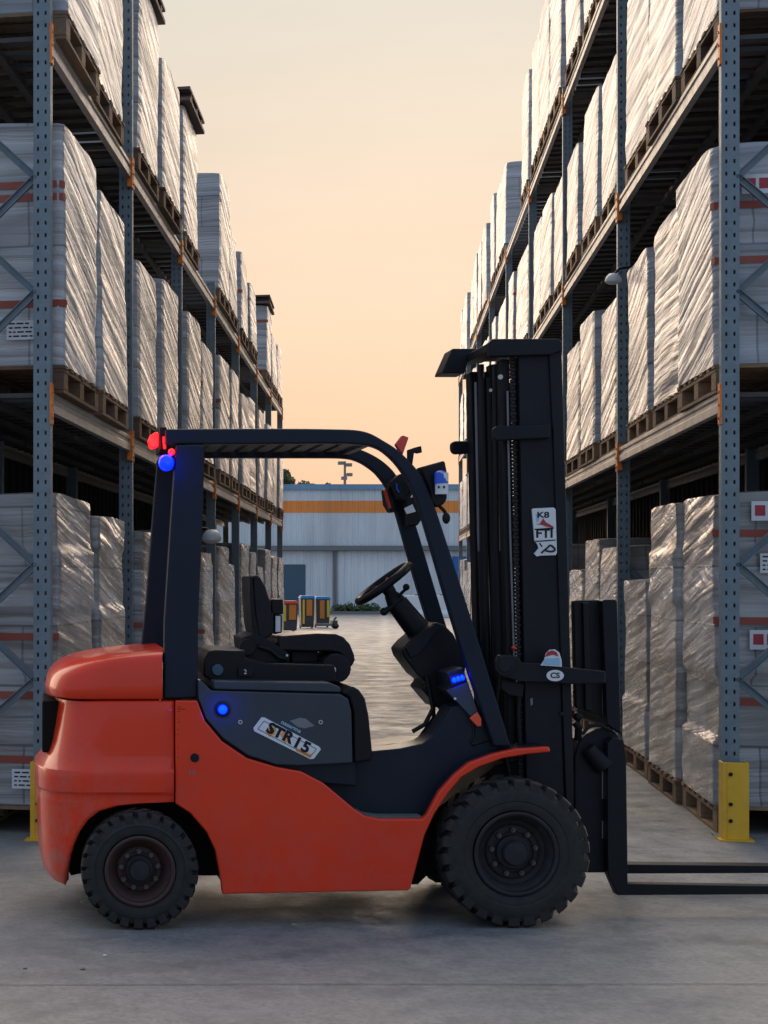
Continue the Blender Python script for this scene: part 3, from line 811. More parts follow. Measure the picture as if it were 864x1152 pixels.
# counterweight
rows = [(788.5,64,195.5,.525),(790,62,195.5,.532),(800,61,195.5,.534),(820,58,195.5,.536),(839,54.5,195.5,.538),(850,51,195.5,.538),(858,46.5,195.5,.540),
        (864,41,195.5,.548),(867,38,195.5,.556),(869,37.4,195.5,.557),(880,37.2,195.5,.557),(891,37.4,195.5,.556),(893.5,39.5,195.5,.549),(897,39.8,195.5,.546),(902,39,195.5,.546),(903.5,39,160,.546),(906,39.2,134,.546),(912,39.5,112,.546),
        (922,39.8,99,.546),(936,40.5,89,.546),(950,41,82.5,.546),(964,42.2,77.5,.546),(978,44.5,74,.546),(988,47,72.5,.545),(998,54,73,.542),(1004,66,74,.54)]
cw = part(shell(rows, .27, pw=2.9), 'counterweight', [M['red']], smooth=28)
so = cw.modifiers.new('Solidify', 'SOLIDIFY'); so.thickness = .03; so.offset = -1
# rounded top shoulder + hood
rows = [(787,52,183,.522),(785.5,50,183,.529),(776,50,183,.530),(768,51.2,183,.529),(760,53.5,183,.526),(753,58,183,.521),(747,65,183,.513),(743,73,183,.503),(740,84,184,.488),(737.8,98,185,.462),(736.6,112,186,.42),(736,130,187,.33)]
rows = [(py+(786-py)*.10, a_, b_, c_) for py, a_, b_, c_ in rows]
hd = part(shell(rows, .26, pw=2.9, cap_top=True, slope=.085), 'hood', [M['red']], smooth=60)
mb = MB(); mb.box(WX(47.5,8.2), WX(75,8.2), 8.0, 8.62, WZ(842,8.2), WZ(785,8.2)); part(mb, 'radiator_grille', M['dark'], bevel=.01)
mb = MB(); mb.sphere((WX(66.5,7.80), 7.83, WZ(915,7.80)), .019, (1,.8,1.2)); part(mb, 'reflector', M['yellow'])
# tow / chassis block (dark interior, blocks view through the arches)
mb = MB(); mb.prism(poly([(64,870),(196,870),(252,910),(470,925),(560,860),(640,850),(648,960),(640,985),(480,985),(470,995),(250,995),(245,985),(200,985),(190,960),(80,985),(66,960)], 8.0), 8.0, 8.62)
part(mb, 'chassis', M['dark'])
# side panels (near and far)
side = [(197,788),(222,788),(230.6,811),(250,834),(278,853),(311,863),(339,868),(364,881),(400,911),(411,918),(428,921.5),(475,921.5),
        (480.5,916),(494,891),(511,872),(528,858),(555.5,848),(580.5,842.5),(618,840),(619.5,846),(594,848.5),(567,853),(539,863),(519,875),(503,894.5),(489,916),(478,940),(466,985),(462,1000),
        (459,1002),(250,1006),(248,988),(242,957),(232,936),(214,915),(197,904)]
for (y0, y1) in ((YN, YN+.045), (YF-.045, YF)):
    mb = MB(); mb.prism(poly(side, YN), y0, y1); part(mb, 'side_panel', M['red'], bevel=.008, seg=3)
# fender sheets across the wheel
lip = [(478,938),(489,914),(503,892.5),(519,873),(539,861),(567,851),(594,846.5),(619,844.5)]
up = [(477,926),(482,916),(495,891.5),(512,872.5),(529,858.5),(556,848.5),(581,843.5),(618,840.6)]
for (y0, y1) in ((YN+.047, YN+.30), (YF-.30, YF-.047)):
    mb = MB(); mb.prism(poly(up+lip[::-1], YN), y0, y1); part(mb, 'fender', M['navy'])
# step well / body side, navy
body = [(388,842),(418,845),(450,842),(475,836.5),(488,828),(497,815),(508,795),(530,790),(556,815),(574,838),(575,843),(556,849),(529,859),(512,873),(495,892),(481,917),(476,925),(426,925),(409,921),(398,914),(362,884),(338,871),(380,866)]
mb = MB(); mb.prism(poly(body, 7.90), 7.90, 8.10); 
mb.prism(poly([(388,850),(418,846),(476,838),(500,838),(500,925),(420,925)], 7.90), 8.101, 8.36)
part(mb, 'body_tub', M['navy'], bevel=.006)
mb = MB(); mb.prism(poly([(402,911.5),(412,917.5),(428,920),(477,920),(477,926),(402,922)], YN), YN+.046, 7.899); part(mb, 'step_tread', M['dust_lit'])
# cover side
cov = [(222.5,764),(229,768),(238,777),(383,781),(392,786),(395.5,800),(397,858.5),(335,861.5),(311,860.5),(279,850),(251,831),(231.5,808.5),(223,786)]
mb = MB(); mb.prism(poly(cov, YN+.01), YN+.01, YN+.06)
part(mb, 'side_cover', M['cover'], bevel=.007, seg=3)
mb = MB(); mb.prism(poly([(222,768),(238,778),(383,782),(396,800),(402,885),(340,880),(300,874),(240,842),(214,800)], YN+.061), YN+.062, YF-.02); part(mb, 'engine_cover', M['navy'], bevel=.01)
mb = MB(); mb.prism(poly([(384,779.5),(396,771.5),(404,776),(411,786),(415,805),(419,845),(418,856),(398.5,859),(397.5,800),(393,785)], YN+.02), YN+.02, YF-.05); part(mb, 'front_cover', M['plastic'], bevel=.012, seg=3)
mb = MB(); mb.prism(poly([(240,766),(371,768),(383,773),(384,779.5),(240,776)], YN+.03), YN+.03, YF-.1); part(mb, 'cover_ledge', M['cover'], bevel=.008)
# seat plinth
mb = MB(); mb.prism(poly([(229,760),(229,741),(234,733),(242,731),(276,732),(277,740),(300,746),(376,748),(380,768),(240,768)], 7.95), 7.95, 8.52); sp = part(mb, 'seat_plinth', M['plastic'], bevel=.01, seg=3)
mb = MB(); mb.cyl((WX(244.5,7.95),7.93,WZ(753.5,7.95)),(WX(244.5,7.95),7.95,WZ(753.5,7.95)), .027, n=24); mb.build('filler_cap', M['pocketblue'], sp, bevel=.004)
mb = MB(); mb.prism(poly([(268,751),(284,751),(286,755),(283,761),(268,761)], 7.93), 7.93, 7.949); mb.build('latch', M['black'], sp, bevel=.003)
mb = MB(); put_text(mb, '2', .03, 276, 756, 7.928); mb.build('marking', M['white'], sp, smooth=0)
mb = MB(); mb.prism(poly([(243,730.6),(275,731.6),(275,733),(243,733)], 7.98), 7.98, 8.49); mb.build('plinth_lit_top', M['dust_lit'], sp)  # plinth top given a paler colour to look lit by the sky
# bolts, lock and small marks on the side
for (px, py, r) in ((270.5,812.5,.010),(361,812.5,.010)):
    mb = MB(); mb.cyl((WX(px,YN),YN+.004,WZ(py,YN)),(WX(px,YN),YN+.012,WZ(py,YN)), r, n=14); part(mb, 'bolt', M['steel'])
    mb = MB(); mb.cyl((WX(px,YN),YN+.002,WZ(py,YN)),(WX(px,YN),YN+.006,WZ(py,YN)), r*.5, n=10); part(mb, 'bolt_socket', M['ink'])
mb = MB(); mb.cyl((WX(219,YN),YN-.006,WZ(852.5,YN)),(WX(219,YN),YN+.002,WZ(852.5,YN)), .020, n=20); mb.cyl((WX(219,YN),YN-.009,WZ(852.5,YN)),(WX(219,YN),YN-.006,WZ(852.5,YN)), .010, n=14); part(mb, 'lock', M['black'], bevel=.002)
mb = MB(); put_text(mb, '50', .03, 216, 869.5, YN-.0015, 0, 1.1); part(mb, 'marking', M['greydecal'], smooth=0)
# service-scale ticks by the panel edge
mb = MB()
for i, (py, w) in enumerate(((795,4),(797.5,9),(800,3),(808,2),(812,3),(820,2),(826,2),(840,2),(852,1.5))):
    mb.box(WX(199.5,YN), WX(199.5+w,YN), YN-.0015, YN-.0005, WZ(py+.5,YN), WZ(py,YN))
part(mb, 'scratch_marks', M['ink'], smooth=0)
# side sticker: slanted plate "STR15"
YS = YN+.0085
st = [(294,807),(297.5,807),(359,840),(361,843),(353,853.5),(349,854),(286,822.5),(285,819)]
mb = MB(); mb.prism(poly(st, YS), YS-.002, YS-.0); stk = part(mb, 'side_sticker', M['white'])
ang = -27
mb = MB()
inn = [(297,811),(356,842.5),(349,851),(290,820)]
for i in range(4):
    a, b2 = inn[i], inn[(i+1)%4]; 
    A = Vector((WX(a[0],YS),YS-.0028,WZ(a[1],YS))); B = Vector((WX(b2[0],YS),YS-.0028,WZ(b2[1],YS))); mb.tube([A,B], .0012, 5)
mb.build('frame_line', M['ink'], stk)
for mm, pts in (('inkorange', [(298,822),(304,817),(310,826),(303,829)]), ('inkorange', [(315,826),(320,822),(327,833),(320,836)]), ('inkorange', [(333,841),(351,849),(349,853),(333,845)]), ('inkyellow', [(302,816),(310,819),(311,824),(304,823)])):
    mb = MB(); mb.prism(poly(pts, YS), YS-.0027, YS-.0022); mb.build('tint', M[mm], stk)
for ch, px, py in (('S',305,820),('T',313.5,824.5),('R',324,829.5),('1',334.5,836),('5',344,841)):
    mb = MB(); put_text(mb, ch, .072, px, py, YS-.0032, ang, 1.05, .95, .003); mb.build('lettering', M['ink'], stk, smooth=0)
mb = MB(); put_text(mb, 'nasarma', .026, 327.5, 817.5, YS-.0015, ang, 1.15, 1, .0006); mb.build('lettering', M['inkblue'], stk, smooth=0)
mb = MB(); mb.prism(poly([(326,811),(337,807.5),(344,808.5),(354,816.5),(343,819.5),(335,818)], YS), YS-.001, YS+.001); part(mb, 'faded_decal', M['greydecal'])

# --- seat (bolstered cushion + backrest), lofted so that it reads as moulded vinyl
def ycurve_prism(pts, Y, y0, y1, name, mat, parent, bev=.02):
    mb = MB(); mb.prism(poly(pts, Y), y0, y1); o = mb.build(name, mat, parent, bevel=bev, seg=4); return o
seat = MB()
SY = 8.10
cushion = ycurve_prism([(312,716),(330,714.5),(356,712.5),(378,713),(387,717),(394,725),(398.5,736),(399.5,743),(396,750),(391,750),(388,741),(382,735),(372,733),(355,733.5),(314,732)], SY, SY, 8.52, 'seat_cushion', M['seat'], fork)
mb = MB(); mb.prism(poly([(285,648.5),(289,646.8),(293,650),(299,661),(304.5,680),(308,700),(307.5,713),(301,718),(293,718.5),(290,712),(287,690),(285,665)], SY+.03), SY+.03, 8.44); bk = part(mb, 'seat_backrest', M['seat'], bevel=.022, seg=4)
mb = MB(); mb.prism(poly([(281,649),(285,647.4),(286,660),(288,690),(293,717),(287,718),(283.5,700),(281.5,672)], SY), SY+.02, 8.46); mb.build('back_shell', M['plastic'], bk, bevel=.008)
mb = MB(); mb.prism(poly([(272,718),(286,712),(300,718),(318,730),(326,736),(326,745),(284,746),(275,738)], SY), SY, 8.50); mb.box(WX(330,SY),WX(360,SY),SY+.06,8.45,WZ(746,SY),WZ(733,SY)); part(mb, 'seat_frame', M['black'], bevel=.006)
mb = MB(); mb.cyl((WX(278,SY),SY-.03,WZ(728,SY)),(WX(278,SY),SY,WZ(728,SY)), .04, n=20); mb.tube([(WX(290,SY),SY-.02,WZ(727,SY)),(WX(303,SY),SY-.02,WZ(731,SY)),(WX(314,SY),SY-.02,WZ(740,SY)),(WX(322,SY),SY-.02,WZ(741,SY))], .012); part(mb, 'recline_lever', M['plastic'], bevel=.004)
mb = MB(); mb.cyl((WX(322,SY),SY-.03,WZ(737,SY)),(WX(322,SY),SY-.01,WZ(737,SY)), .006, n=10); part(mb, 'bolt', M['steel'])
mb = MB(); mb.prism(poly([(296,747),(340,747),(377,745),(392,748),(390,760),(384,766),(300,765)], SY-.05), SY-.05, 8.46); part(mb, 'seat_rail', M['plastic'], bevel=.008)
mb = MB(); mb.cyl((WX(376,SY),SY-.07,WZ(751,SY)),(WX(376,SY),8.4,WZ(751,SY)), .068, n=28); kk = part(mb, 'side_roller', M['black'], bevel=.006)
mb = MB(); mb.cyl((WX(373.5,SY-.07),SY-.085,WZ(753.5,SY-.07)),(WX(373.5,SY-.07),SY-.07,WZ(753.5,SY-.07)), .018, n=16); mb.build('hub', M['steel'], kk, bevel=.003)
mb = MB(); mb.prism(poly([(305.5,674),(318.5,674),(319,691),(306,691)], SY+.05), SY+.05, SY+.17); mb.prism(poly([(308.5,691.5),(318,691.5),(318,712),(309,714)], SY+.05), SY+.07, SY+.15); part(mb, 'belt_retractor', M['plastic'], bevel=.006)
mb = MB(); mb.prism(poly([(310.5,693),(316,693),(316,711),(310.5,711)], SY+.05), SY+.066, SY+.069); part(mb, 'instruction_plate', M['white'])

# --- steering column and wheel
def V(px, py, Y): return Vector((WX(px,Y), Y, WZ(py,Y)))
SC = 8.28
mb = MB(); mb.cyl(V(446,678,SC), V(476,716,SC), .052, .062, 24); mb.cyl(V(438,667,SC), V(446,678,SC), .028, .05, 20); sco = part(mb, 'steering_column', M['plastic'], bevel=.004)
nrm = (V(440,668,SC)-V(476,716,SC)).normalized()+Vector((0,.16,0)); nrm.normalize(); nrm = (nrm+Vector((0,-.13,0))).normalized()
c = V(431.5,656.5,SC); u = Vector((0,1,0)); u = (u-nrm*u.dot(nrm)).normalized(); w = nrm.cross(u)
R_ = .147
mb = MB(); mb.tube([c+(u*cos(a)+w*sin(a))*R_ for a in [2*pi*i/40 for i in range(40)]], .020, 10, True); sw = part(mb, 'steering_wheel', M['plastic'], smooth=60)
mb = MB()
for a in (.3, 2.4, 4.5): mb.tube([c-nrm*.03, c-nrm*.01+(u*cos(a)+w*sin(a))*R_*.5, c+(u*cos(a)+w*sin(a))*R_], [.014,.012,.010])
mb.build('spoke', M['plastic'], sw)
mb = MB(); mb.cyl(c-nrm*.06, c+nrm*.0, .030, .035, 20); mb.cyl(c-nrm*.06, V(442,671,SC), .02, .03); mb.build('wheel_hub', M['plastic'], sw)
mb = MB(); k_ = c+(w*-.9*R_); mb.cyl(V(435,655,SC-.05), V(437,650,SC-.05), .010, n=10); part(mb, 'horn_button', M['redlens'])
mb = MB(); mb.tube([V(447,672,SC-.03), V(455,664,SC-.05), V(457,661,SC-.05)], [.008,.008,.014]); mb.sphere(V(457,660.5,SC-.05), .017); part(mb, 'gear_lever', M['plastic'])
mb = MB(); mb.tube([V(445,680,SC-.03), V(434,687,SC-.06)], [.008,.016]); mb.sphere(V(432,688,SC-.06), .02); part(mb, 'light_switch', M['plastic'])
mb = MB(); mb.prism(poly([(452,731),(460,722),(478,707),(490,700),(500,703),(510,713),(518,728),(524,748),(523,766),(503,770),(507,775),(511,800),(522,815),(516,815),(506,800),(492,796),(474,775),(480,768),(470,760),(455,740)], 8.16), 8.16, 8.44); part(mb, 'dash_cowl', M['plastic'], bevel=.012, seg=3)
mb = MB(); mb.prism(poly([(456,729),(478,708),(487,703),(494,706),(472,735),(462,740)], 8.15), 8.14, 8.158); part(mb, 'cowl_seam', M['black'], bevel=.003)
mb = MB(); mb.prism(poly([(502.5,757),(521,751),(526,766),(529,800),(537,815),(530,806),(517,792),(503,777),(506,773)], 7.90), 7.90, 8.12); dp = part(mb, 'dash_side', M['navy'], bevel=.004)
mb = MB(); mb.prism(poly([(501.5,777),(526,767),(537,800),(540,815),(529,806)], 7.885), 7.875, 7.898); part(mb, 'lamp_bracket', M['cover'], bevel=.003)
mb = MB(); mb.cyl(V(512,786,7.872), V(512,786,7.877), .006, n=10); part(mb, 'bolt', M['steel'])
mb = MB(); mb.prism(poly([(528,808),(537,801),(541.5,808),(541.5,817),(537,817.5)], 7.86), 7.855, 7.874); part(mb, 'indicator_lens', M['orangelens'], bevel=.004)
mb = MB(); mb.tube([V(532,810,7.9),V(533,828,7.9),V(529,834,7.9),V(532,838,7.9),V(553,831,7.9)], .007); part(mb, 'cable', M['black'])
for i, (a, b_, c_) in enumerate((((480,760),(487,797),(478,815)), ((487,782),(488,808),(471,832)), ((505,800),(497,822),(481,836)))):
    mb = MB(); mb.tube([V(*a,8.14+.05*i),V(*b_,8.14+.05*i),V(*c_,8.14+.05*i),V(c_[0]-14,c_[1]+8,8.14+.05*i)], .011); part(mb, 'pedal_arm', M['black'])

# --- overhead guard
def smoothpts(pts, n=6):
    out = []; P = [Vector((a, b)) for a, b in pts]
    for i in range(len(P)-1):
        p0 = P[max(0,i-1)]; p1 = P[i]; p2 = P[i+1]; p3 = P[min(len(P)-1,i+2)]
        for k in range(n):
            t = k/n
            out.append(tuple(.5*((2*p1)+(-p0+p2)*t+(2*p0-5*p1+4*p2-p3)*t*t+(-p0+3*p1-3*p2+p3)*t**3)))
    out.append(tuple(P[-1])); return out
gN0, gN1 = 7.84, 7.905
outer = [(186,482.5),(290,482),(370,482.5),(409,485),(434,497),(451,509),(470,529),(482,550.5),(494.5,584.5),(536,713),(575,840)]
inner = [(556,840),(514,713),(477.5,589),(465,553),(453,531),(438.6,514),(421.6,503),(396,499.5),(370,499),(290,499.5),(186,500)]
outS = smoothpts(outer); inS = smoothpts(inner)
mb = MB(); mb.prism(poly(outS+inS, gN0), gN0, gN1); gd = part(mb, 'guard_rail', M['navy'], bevel=.010, seg=3)
mb = MB(); mb.prism(poly([(198,500.5),(230.5,500.5),(228,590),(223,700),(222.5,785.5),(184,787),(185,700),(192,590)], gN0-.03), gN0-.028, gN1-.01); part(mb, 'rear_pillar', M['navy'], bevel=.010, seg=3)
# far side, as photographed
gF0, gF1 = 8.60, 8.665
outF = smoothpts([(182,503),(290,503),(350,503),(390,503),(412,508),(436,523),(452,545),(468,590),(505,712),(537,800)])
inF = smoothpts([(518,800),(480,694),(446,577),(439,555),(428,538),(418,528),(403,519),(386,515.5),(350,515),(290,515),(182,515)])
mb = MB(); mb.prism(poly(outF+inF, gF0), gF0, gF1); part(mb, 'guard_rail', M['navy'], bevel=.010, seg=3)
mb = MB(); mb.prism(poly([(177,516),(206,516),(200,600),(192,745),(157,745),(164,680),(171,590)], gF0-.02), gF0-.018, gF1-.01); part(mb, 'rear_pillar', M['navy'], bevel=.010, seg=3)
# cross members of the roof
for i in range(10):
    xx = 198+i*21.5
    mb = MB(); mb.box(WX(xx,gN1), WX(xx+15,gN1), gN1+.002, gF0-.002, WZ(497,gN1), WZ(490,gN1)); part(mb, 'roof_bar', M['black'], bevel=.003)
mb = MB(); mb.box(WX(186,gN1), WX(196,gN1), gN1-.03, gF0+.03, WZ(500,gN1), WZ(485,gN1)); part(mb, 'rear_header', M['navy'], bevel=.005)
mb = MB(); mb.box(WX(412,gN1), WX(422,gN1), gN1-.002, gF0, WZ(500,gN1), WZ(491,gN1)); part(mb, 'front_header', M['navy'], bevel=.005)
# --- lamps on the rear
mb = MB(); mb.box(WX(178.5,7.95), WX(187,7.95), 7.90, 7.99, WZ(508,7.95), WZ(481,7.95)); rl = part(mb, 'rear_lamp_housing', M['plastic'], bevel=.008)
mb = MB(); mb.prism(poly([(178,487.5),(178,503),(171,505.5),(168,503.5),(166,496),(168.5,490.5),(173,487.5)], 7.95), 7.90, 7.99); part(mb, 'tail_lamp', M['redlamp'], bevel=.008)
mb = MB(); mb.prism(poly([(183,491),(186.5,491),(187,505),(184,505)], 7.88), 7.885, 7.899); part(mb, 'tail_lamp', M['redlamp'], bevel=.003)
mb = MB(); mb.sphere(V(193,508.5,7.80), .016); mb.cyl(V(193,508.5,7.80), V(193,508.5,7.86), .016, n=12); part(mb, 'tail_lamp', M['redlamp'])
mb = MB(); mb.sphere(V(187,520.5,7.79), .036, (1,1,1.05), 20); bb = part(mb, 'warning_beacon', M['bluebeacon'])
mb = MB(); mb.cyl(V(187,521,7.80), V(187,521,7.90), .034, n=20); mb.build('beacon_base', M['plastic'], bb)
mb = MB(); mb.lathe([(.034,.0095),(.034,-.004),(.026,-.008),(.022,-.004)], (WX(250.5,YN),YN,WZ(798,YN)), 'y', 28); sm_ = part(mb, 'marker_bezel', M['plastic'])
mb = MB(); mb.sphere((WX(250.5,YN),YN-.004,WZ(798,YN)), .021, (1,.7,1), 18); mb.build('side_marker', M['blueled'], sm_)
mb = MB(); mb.prism(poly([(505,761),(523,756),(525,766),(508,772)], 7.88), 7.885, 7.899); part(mb, 'lamp_plate', M['navy'], bevel=.003)
for (px, py) in ((511,765),(515.5,763.5),(520,762.5)):
    mb = MB(); mb.sphere(V(px,py,7.882), .012); part(mb, 'side_marker', M['blueled'])
# --- front top: horn, lamp pods
mb = MB(); mb.prism(poly([(445,500),(453,489.5),(460,492),(453,512)], 7.86), 7.86, 7.90); part(mb, 'indicator_lens', M['redlens'], bevel=.004)
mb = MB(); mb.prism(poly([(459,506),(466,503.5),(474,501.5),(475,509),(470,510),(466,509),(464,524),(459,516)], 7.86), 7.86, 7.89); part(mb, 'antenna_bracket', M['plastic'], bevel=.003)
mb = MB(); mb.prism(poly([(474,525),(503,517),(505.5,530),(505.5,560),(503,566),(494,571),(488,565),(486,550)], 7.80), 7.84, 7.94); wl = part(mb, 'work_lamp', M['plastic'], bevel=.012, seg=3)
mb = MB(); mb.cyl(V(497,556,7.80), V(497,532,7.80), .030, .030, 20); mb.build('lamp_body', M['white'], wl)
mb = MB(); mb.cyl(V(496.5,544,7.80), V(496,533,7.80), .032, .030, 20); mb.sphere(V(496,533,7.80), .030, (1,1,.5)); mb.build('lamp_cap', M['brightblue'], wl)
mb = MB(); mb.box(WX(493,7.76),WX(495,7.76),7.765,7.771,WZ(549,7.76),WZ(546.5,7.76)); mb.box(WX(499,7.76),WX(501,7.76),7.765,7.771,WZ(549,7.76),WZ(546.5,7.76)); mb.build('marking', M['ink'], wl)
mb = MB(); mb.tube([V(491,566,7.86),V(500,575,7.86),V(504,583,7.86)], .008); mb.sphere(V(502,583,7.85), .022, (.85,.6,1.2)); part(mb, 'mirror', M['plastic'])
FY = 8.56
mb = MB(); mb.prism(poly([(430,551),(436,548),(442,563),(443,575),(438,578),(432,568)], FY), FY-.06, FY+.04); fl = part(mb, 'work_lamp', M['plastic'], bevel=.01)
mb = MB(); mb.prism(poly([(431,552),(434,550.5),(440,571),(437,573)], FY-.06), FY-.067, FY-.061); mb.build('lamp_lens', M['redlens'], fl)
mb = MB(); mb.prism(poly([(434,544),(446,534),(460,540),(462,552),(455,565),(440,560)], FY), FY-.10, FY+.0); mb.cyl(V(452,550,FY-.10), V(452,550,FY-.04), .045, n=20); mb.prism(poly([(452,562),(468,558),(473,580),(465,592),(455,592)], FY), FY-.1, FY-.02); part(mb, 'lamp_bracket', M['plastic'], bevel=.006)
mb = MB(); mb.prism(poly([(454,572),(464,567),(468,576),(457,579)], FY-.1), FY-.108, FY-.101); part(mb, 'lamp_reflector', M['steel'], bevel=.003)
mb = MB(); mb.tube([V(446,544,FY-.11),V(446.5,550,FY-.11),V(449,554,FY-.11)], .004); part(mb, 'cable', M['brightblue'])

# --- mast
def rail(pts, Y, y0, y1, name='mast_rail', mat='mast', bev=.006, parent=fork):
    mb = MB(); mb.prism(poly(pts, Y), y0, y1); return mb.build(name, M[mat], parent, bevel=bev)
mo = rail([(584,398),(622,398),(635,880),(637,925),(594,925),(592,860)], 7.96, 7.965, 8.00, 'outer_mast')
rail([(617,396),(631.5,396),(645,870),(645,925),(637,925),(622,500)], 7.96, 7.95, 8.10, 'outer_mast')
rail([(584,400),(590,400),(600,925),(594,925)], 7.96, 8.001, 8.10, 'mast_flange')
rail([(563,404),(573,404),(582,900),(573,900)], 8.02, 8.02, 8.10, 'inner_mast', 'black')
rail([(529,418),(548,418),(560,900),(541,900)], 8.52, 8.52, 8.62, 'outer_mast', 'mast')
rail([(551,410),(560,410),(571,900),(562,900)], 8.42, 8.42, 8.50, 'inner_mast', 'black')
rail([(536,440),(575,440),(584,900),(545,900)], 8.50, 8.505, 8.515, 'mast_dark_sheet', 'dark')  # thin dark sheet filling the mast between its rails
for (pt, pb, Y, r) in (((541,410),(553,890),8.36,.026), ((557,410),(568,890),8.14,.026)):
    mb = MB(); mb.cyl(V(pb[0],pb[1],Y), V(pt[0]+2,620,Y), r, n=20); o_ = part(mb, 'lift_cylinder', M['black'])
    mb = MB(); mb.cyl(V(pt[0]+2,620,Y), V(*pt,Y), r*.6, n=16); mb.build('piston_rod', M['black'], o_)
# lit mast edges drawn as thin pale tubes
mb = MB(); mb.tube([V(535,430,8.40),V(538,600,8.40),V(543,720,8.40)], .006); part(mb, 'lit_edge_tube', M['greydecal'])
mb = MB(); mb.tube([V(571,440,8.00),V(574,600,8.00),V(579,760,8.00)], .005); part(mb, 'lit_edge_tube', M['greydecal'])
for k in range(3):
    mb = MB(); x = 542+k*6.5; mb.tube([V(x,425,8.3),V(x+3,560,8.3),V(x+6,700,8.28),V(x+10,860,8.28)], .012); part(mb, 'hydraulic_hose', M['plastic'])
# chain: alternating link plates
mb = MB()
for i in range(118):
    y0_ = 402+i*4.1; xx = 576+(y0_-402)*.0205; dx = 3.3 if i % 2 else 2.3
    mb.box(WX(xx-dx,8.0), WX(xx+dx,8.0), 7.99, 8.014, WZ(y0_+3.5,8.0), WZ(y0_,8.0))
part(mb, 'lift_chain', M['greydecal'] if False else M['rim'], bevel=.002)
rail([(549.5,386),(554,381),(628,381),(633,384),(633,394),(620,399),(551,401)], 7.93, 7.93, 7.985, 'mast_head', 'mast', .006)
rail([(552,384),(632,384),(632,392),(552,394)], 7.99, 7.99, 8.44, 'mast_head_tie', 'mast', .004)
rail([(509,392),(549,392),(552,395),(552,404),(527,406),(523,420),(497,420),(498,417)], 8.45, 8.45, 8.62, 'mast_head', 'mast', .006)
rail([(554,483),(558,479.5),(619,477),(619,493),(558,496),(554,493)], 7.93, 7.925, 7.962, 'mast_tie_bar', 'mast', .008)
rail([(507.5,499),(511,496),(537,495.5),(537,510),(511,511),(507.5,507)], 8.62, 8.62, 8.66, 'mast_tie_bar', 'mast', .01)
mb = MB(); mb.cyl(V(563,424,8.0), V(563,424,8.06), .012, n=12); mb.cyl(V(552,439,8.1), V(552,439,8.12), .008, n=12); part(mb, 'bolt', M['steel'])
mb = MB(); mb.sphere(V(578,729,7.985), .012); part(mb, 'cable_clip', M['redlens'])
# mast sticker
YM = 7.95
mb = MB(); mb.prism(poly([(598.5,573),(600,572),(623,571),(625,573),(626.5,622),(625,624.5),(608,625),(604,626),(601,623),(606,617),(605,613),(601.5,608)], YM), YM-.001, YM+.013); ms = part(mb, 'mast_sticker', M['white'])
YT = YM-.0022
mb = MB(); put_text(mb, 'K8', .05, 611, 579.5, YT, 0, 1.0, .75, .0015); put_text(mb, 'FTI', .062, 612.5, 600.5, YT, 0, 1.0, .9, .002)
for a, b_ in (((601.5,595.5),(623,594)), ((602.5,609),(625,607.5))):
    mb.tube([V(*a,YT), V(*b_,YT)], .0028, 5)
lp = smoothpts([(609,622),(616,616),(619,613.5),(623,616),(624,619),(620,620.5),(614,619.5)], 5); mb.tube([V(a, b_, YT) for a, b_ in lp], .0045, 6)
mb.tube([V(607,611,YT),V(610,615,YT)], .003, 5)
mb.build('lettering', M['ink'], ms, smooth=0)
mb = MB(); mb.prism(poly([(603,589.5),(607.5,589),(611,583),(614,587.5),(623,592.5),(621,593.5),(615,592.5),(610,590.5)], YT), YT-.0012, YT+.0005); mb.build('red_swoosh', M['inkred'], ms)
mb = MB(); mb.prism(poly([(602.5,578),(608,577),(606,587),(603.5,587.5)], YT+.001), YT+.0008, YT+.0012); mb.build('tint', M['inkblue'], ms)
# small bolts on outer mast
mb = MB(); mb.cyl(V(632.5,803,7.95), V(632.5,803,7.955), .010, n=10); part(mb, 'bolt', M['black'])
mb = MB(); mb.prism(poly([(596.5,786),(599,785),(599.5,792),(597,794)], 7.963), 7.962, 7.966); part(mb, 'paint_chip', M['greydecal'])
# --- tilt arm
mb = MB(); mb.prism(poly([(558,744),(562,737),(575,737),(584,741),(586,745),(607,746),(612,748),(681,755),(681,769),(640,770),(620,768),(584,767),(572,763),(560,761)], 7.88), 7.875, 7.93); ta = part(mb, 'tilt_arm', M['mast'], bevel=.007, seg=3)
mb = MB(); mb.cyl(V(568,749,7.86), V(568,749,7.94), .045, n=28); mb.cyl(V(568,749,7.85), V(568,749,7.86), .030, n=24); mb.build('pivot', M['mast'], ta, bevel=.003)
rail([(563,764),(590,769),(588,785),(572,782),(563,775)], 7.94, 7.935, 8.0, 'pivot_bracket', 'black', .006)
mb = MB(); mb.tube([V(561,760,7.9),V(558,790,7.94),V(565,830,7.96),V(572,870,7.98)], .011); mb.tube([V(585,770,7.95),V(583,800,7.95),V(585,850,7.95)], .010); part(mb, 'hydraulic_hose', M['plastic'])
mb = MB(); mb.prism(poly([(608,748.5),(612,742.5),(614,735),(618,731),(624,730.5),(629,734),(631.5,742),(632,750)], 7.872), 7.869, 7.873); ds = part(mb, 'dome_sticker', M['white'])
mb = MB(); mb.prism(poly([(613,739),(616,733.5),(621,731.5),(626,733.5),(628.5,738.5),(622,736.5)], 7.866), 7.8665, 7.8685); mb.build('red_panel', M['inkred'], ds)
mb = MB(); mb.prism(poly([(613,741),(629.5,740),(630.5,748.5),(611,747.5)], 7.866), 7.8665, 7.8685); mb.build('blue_panel', M['inkblue'], ds)
mb = MB(); mb.prism([(WX(624.5,7.872)+.040*cos(a), WZ(760,7.872)+.026*sin(a)) for a in [2*pi*i/28 for i in range(28)]], 7.870, 7.874); os_ = part(mb, 'oval_sticker', M['white'])
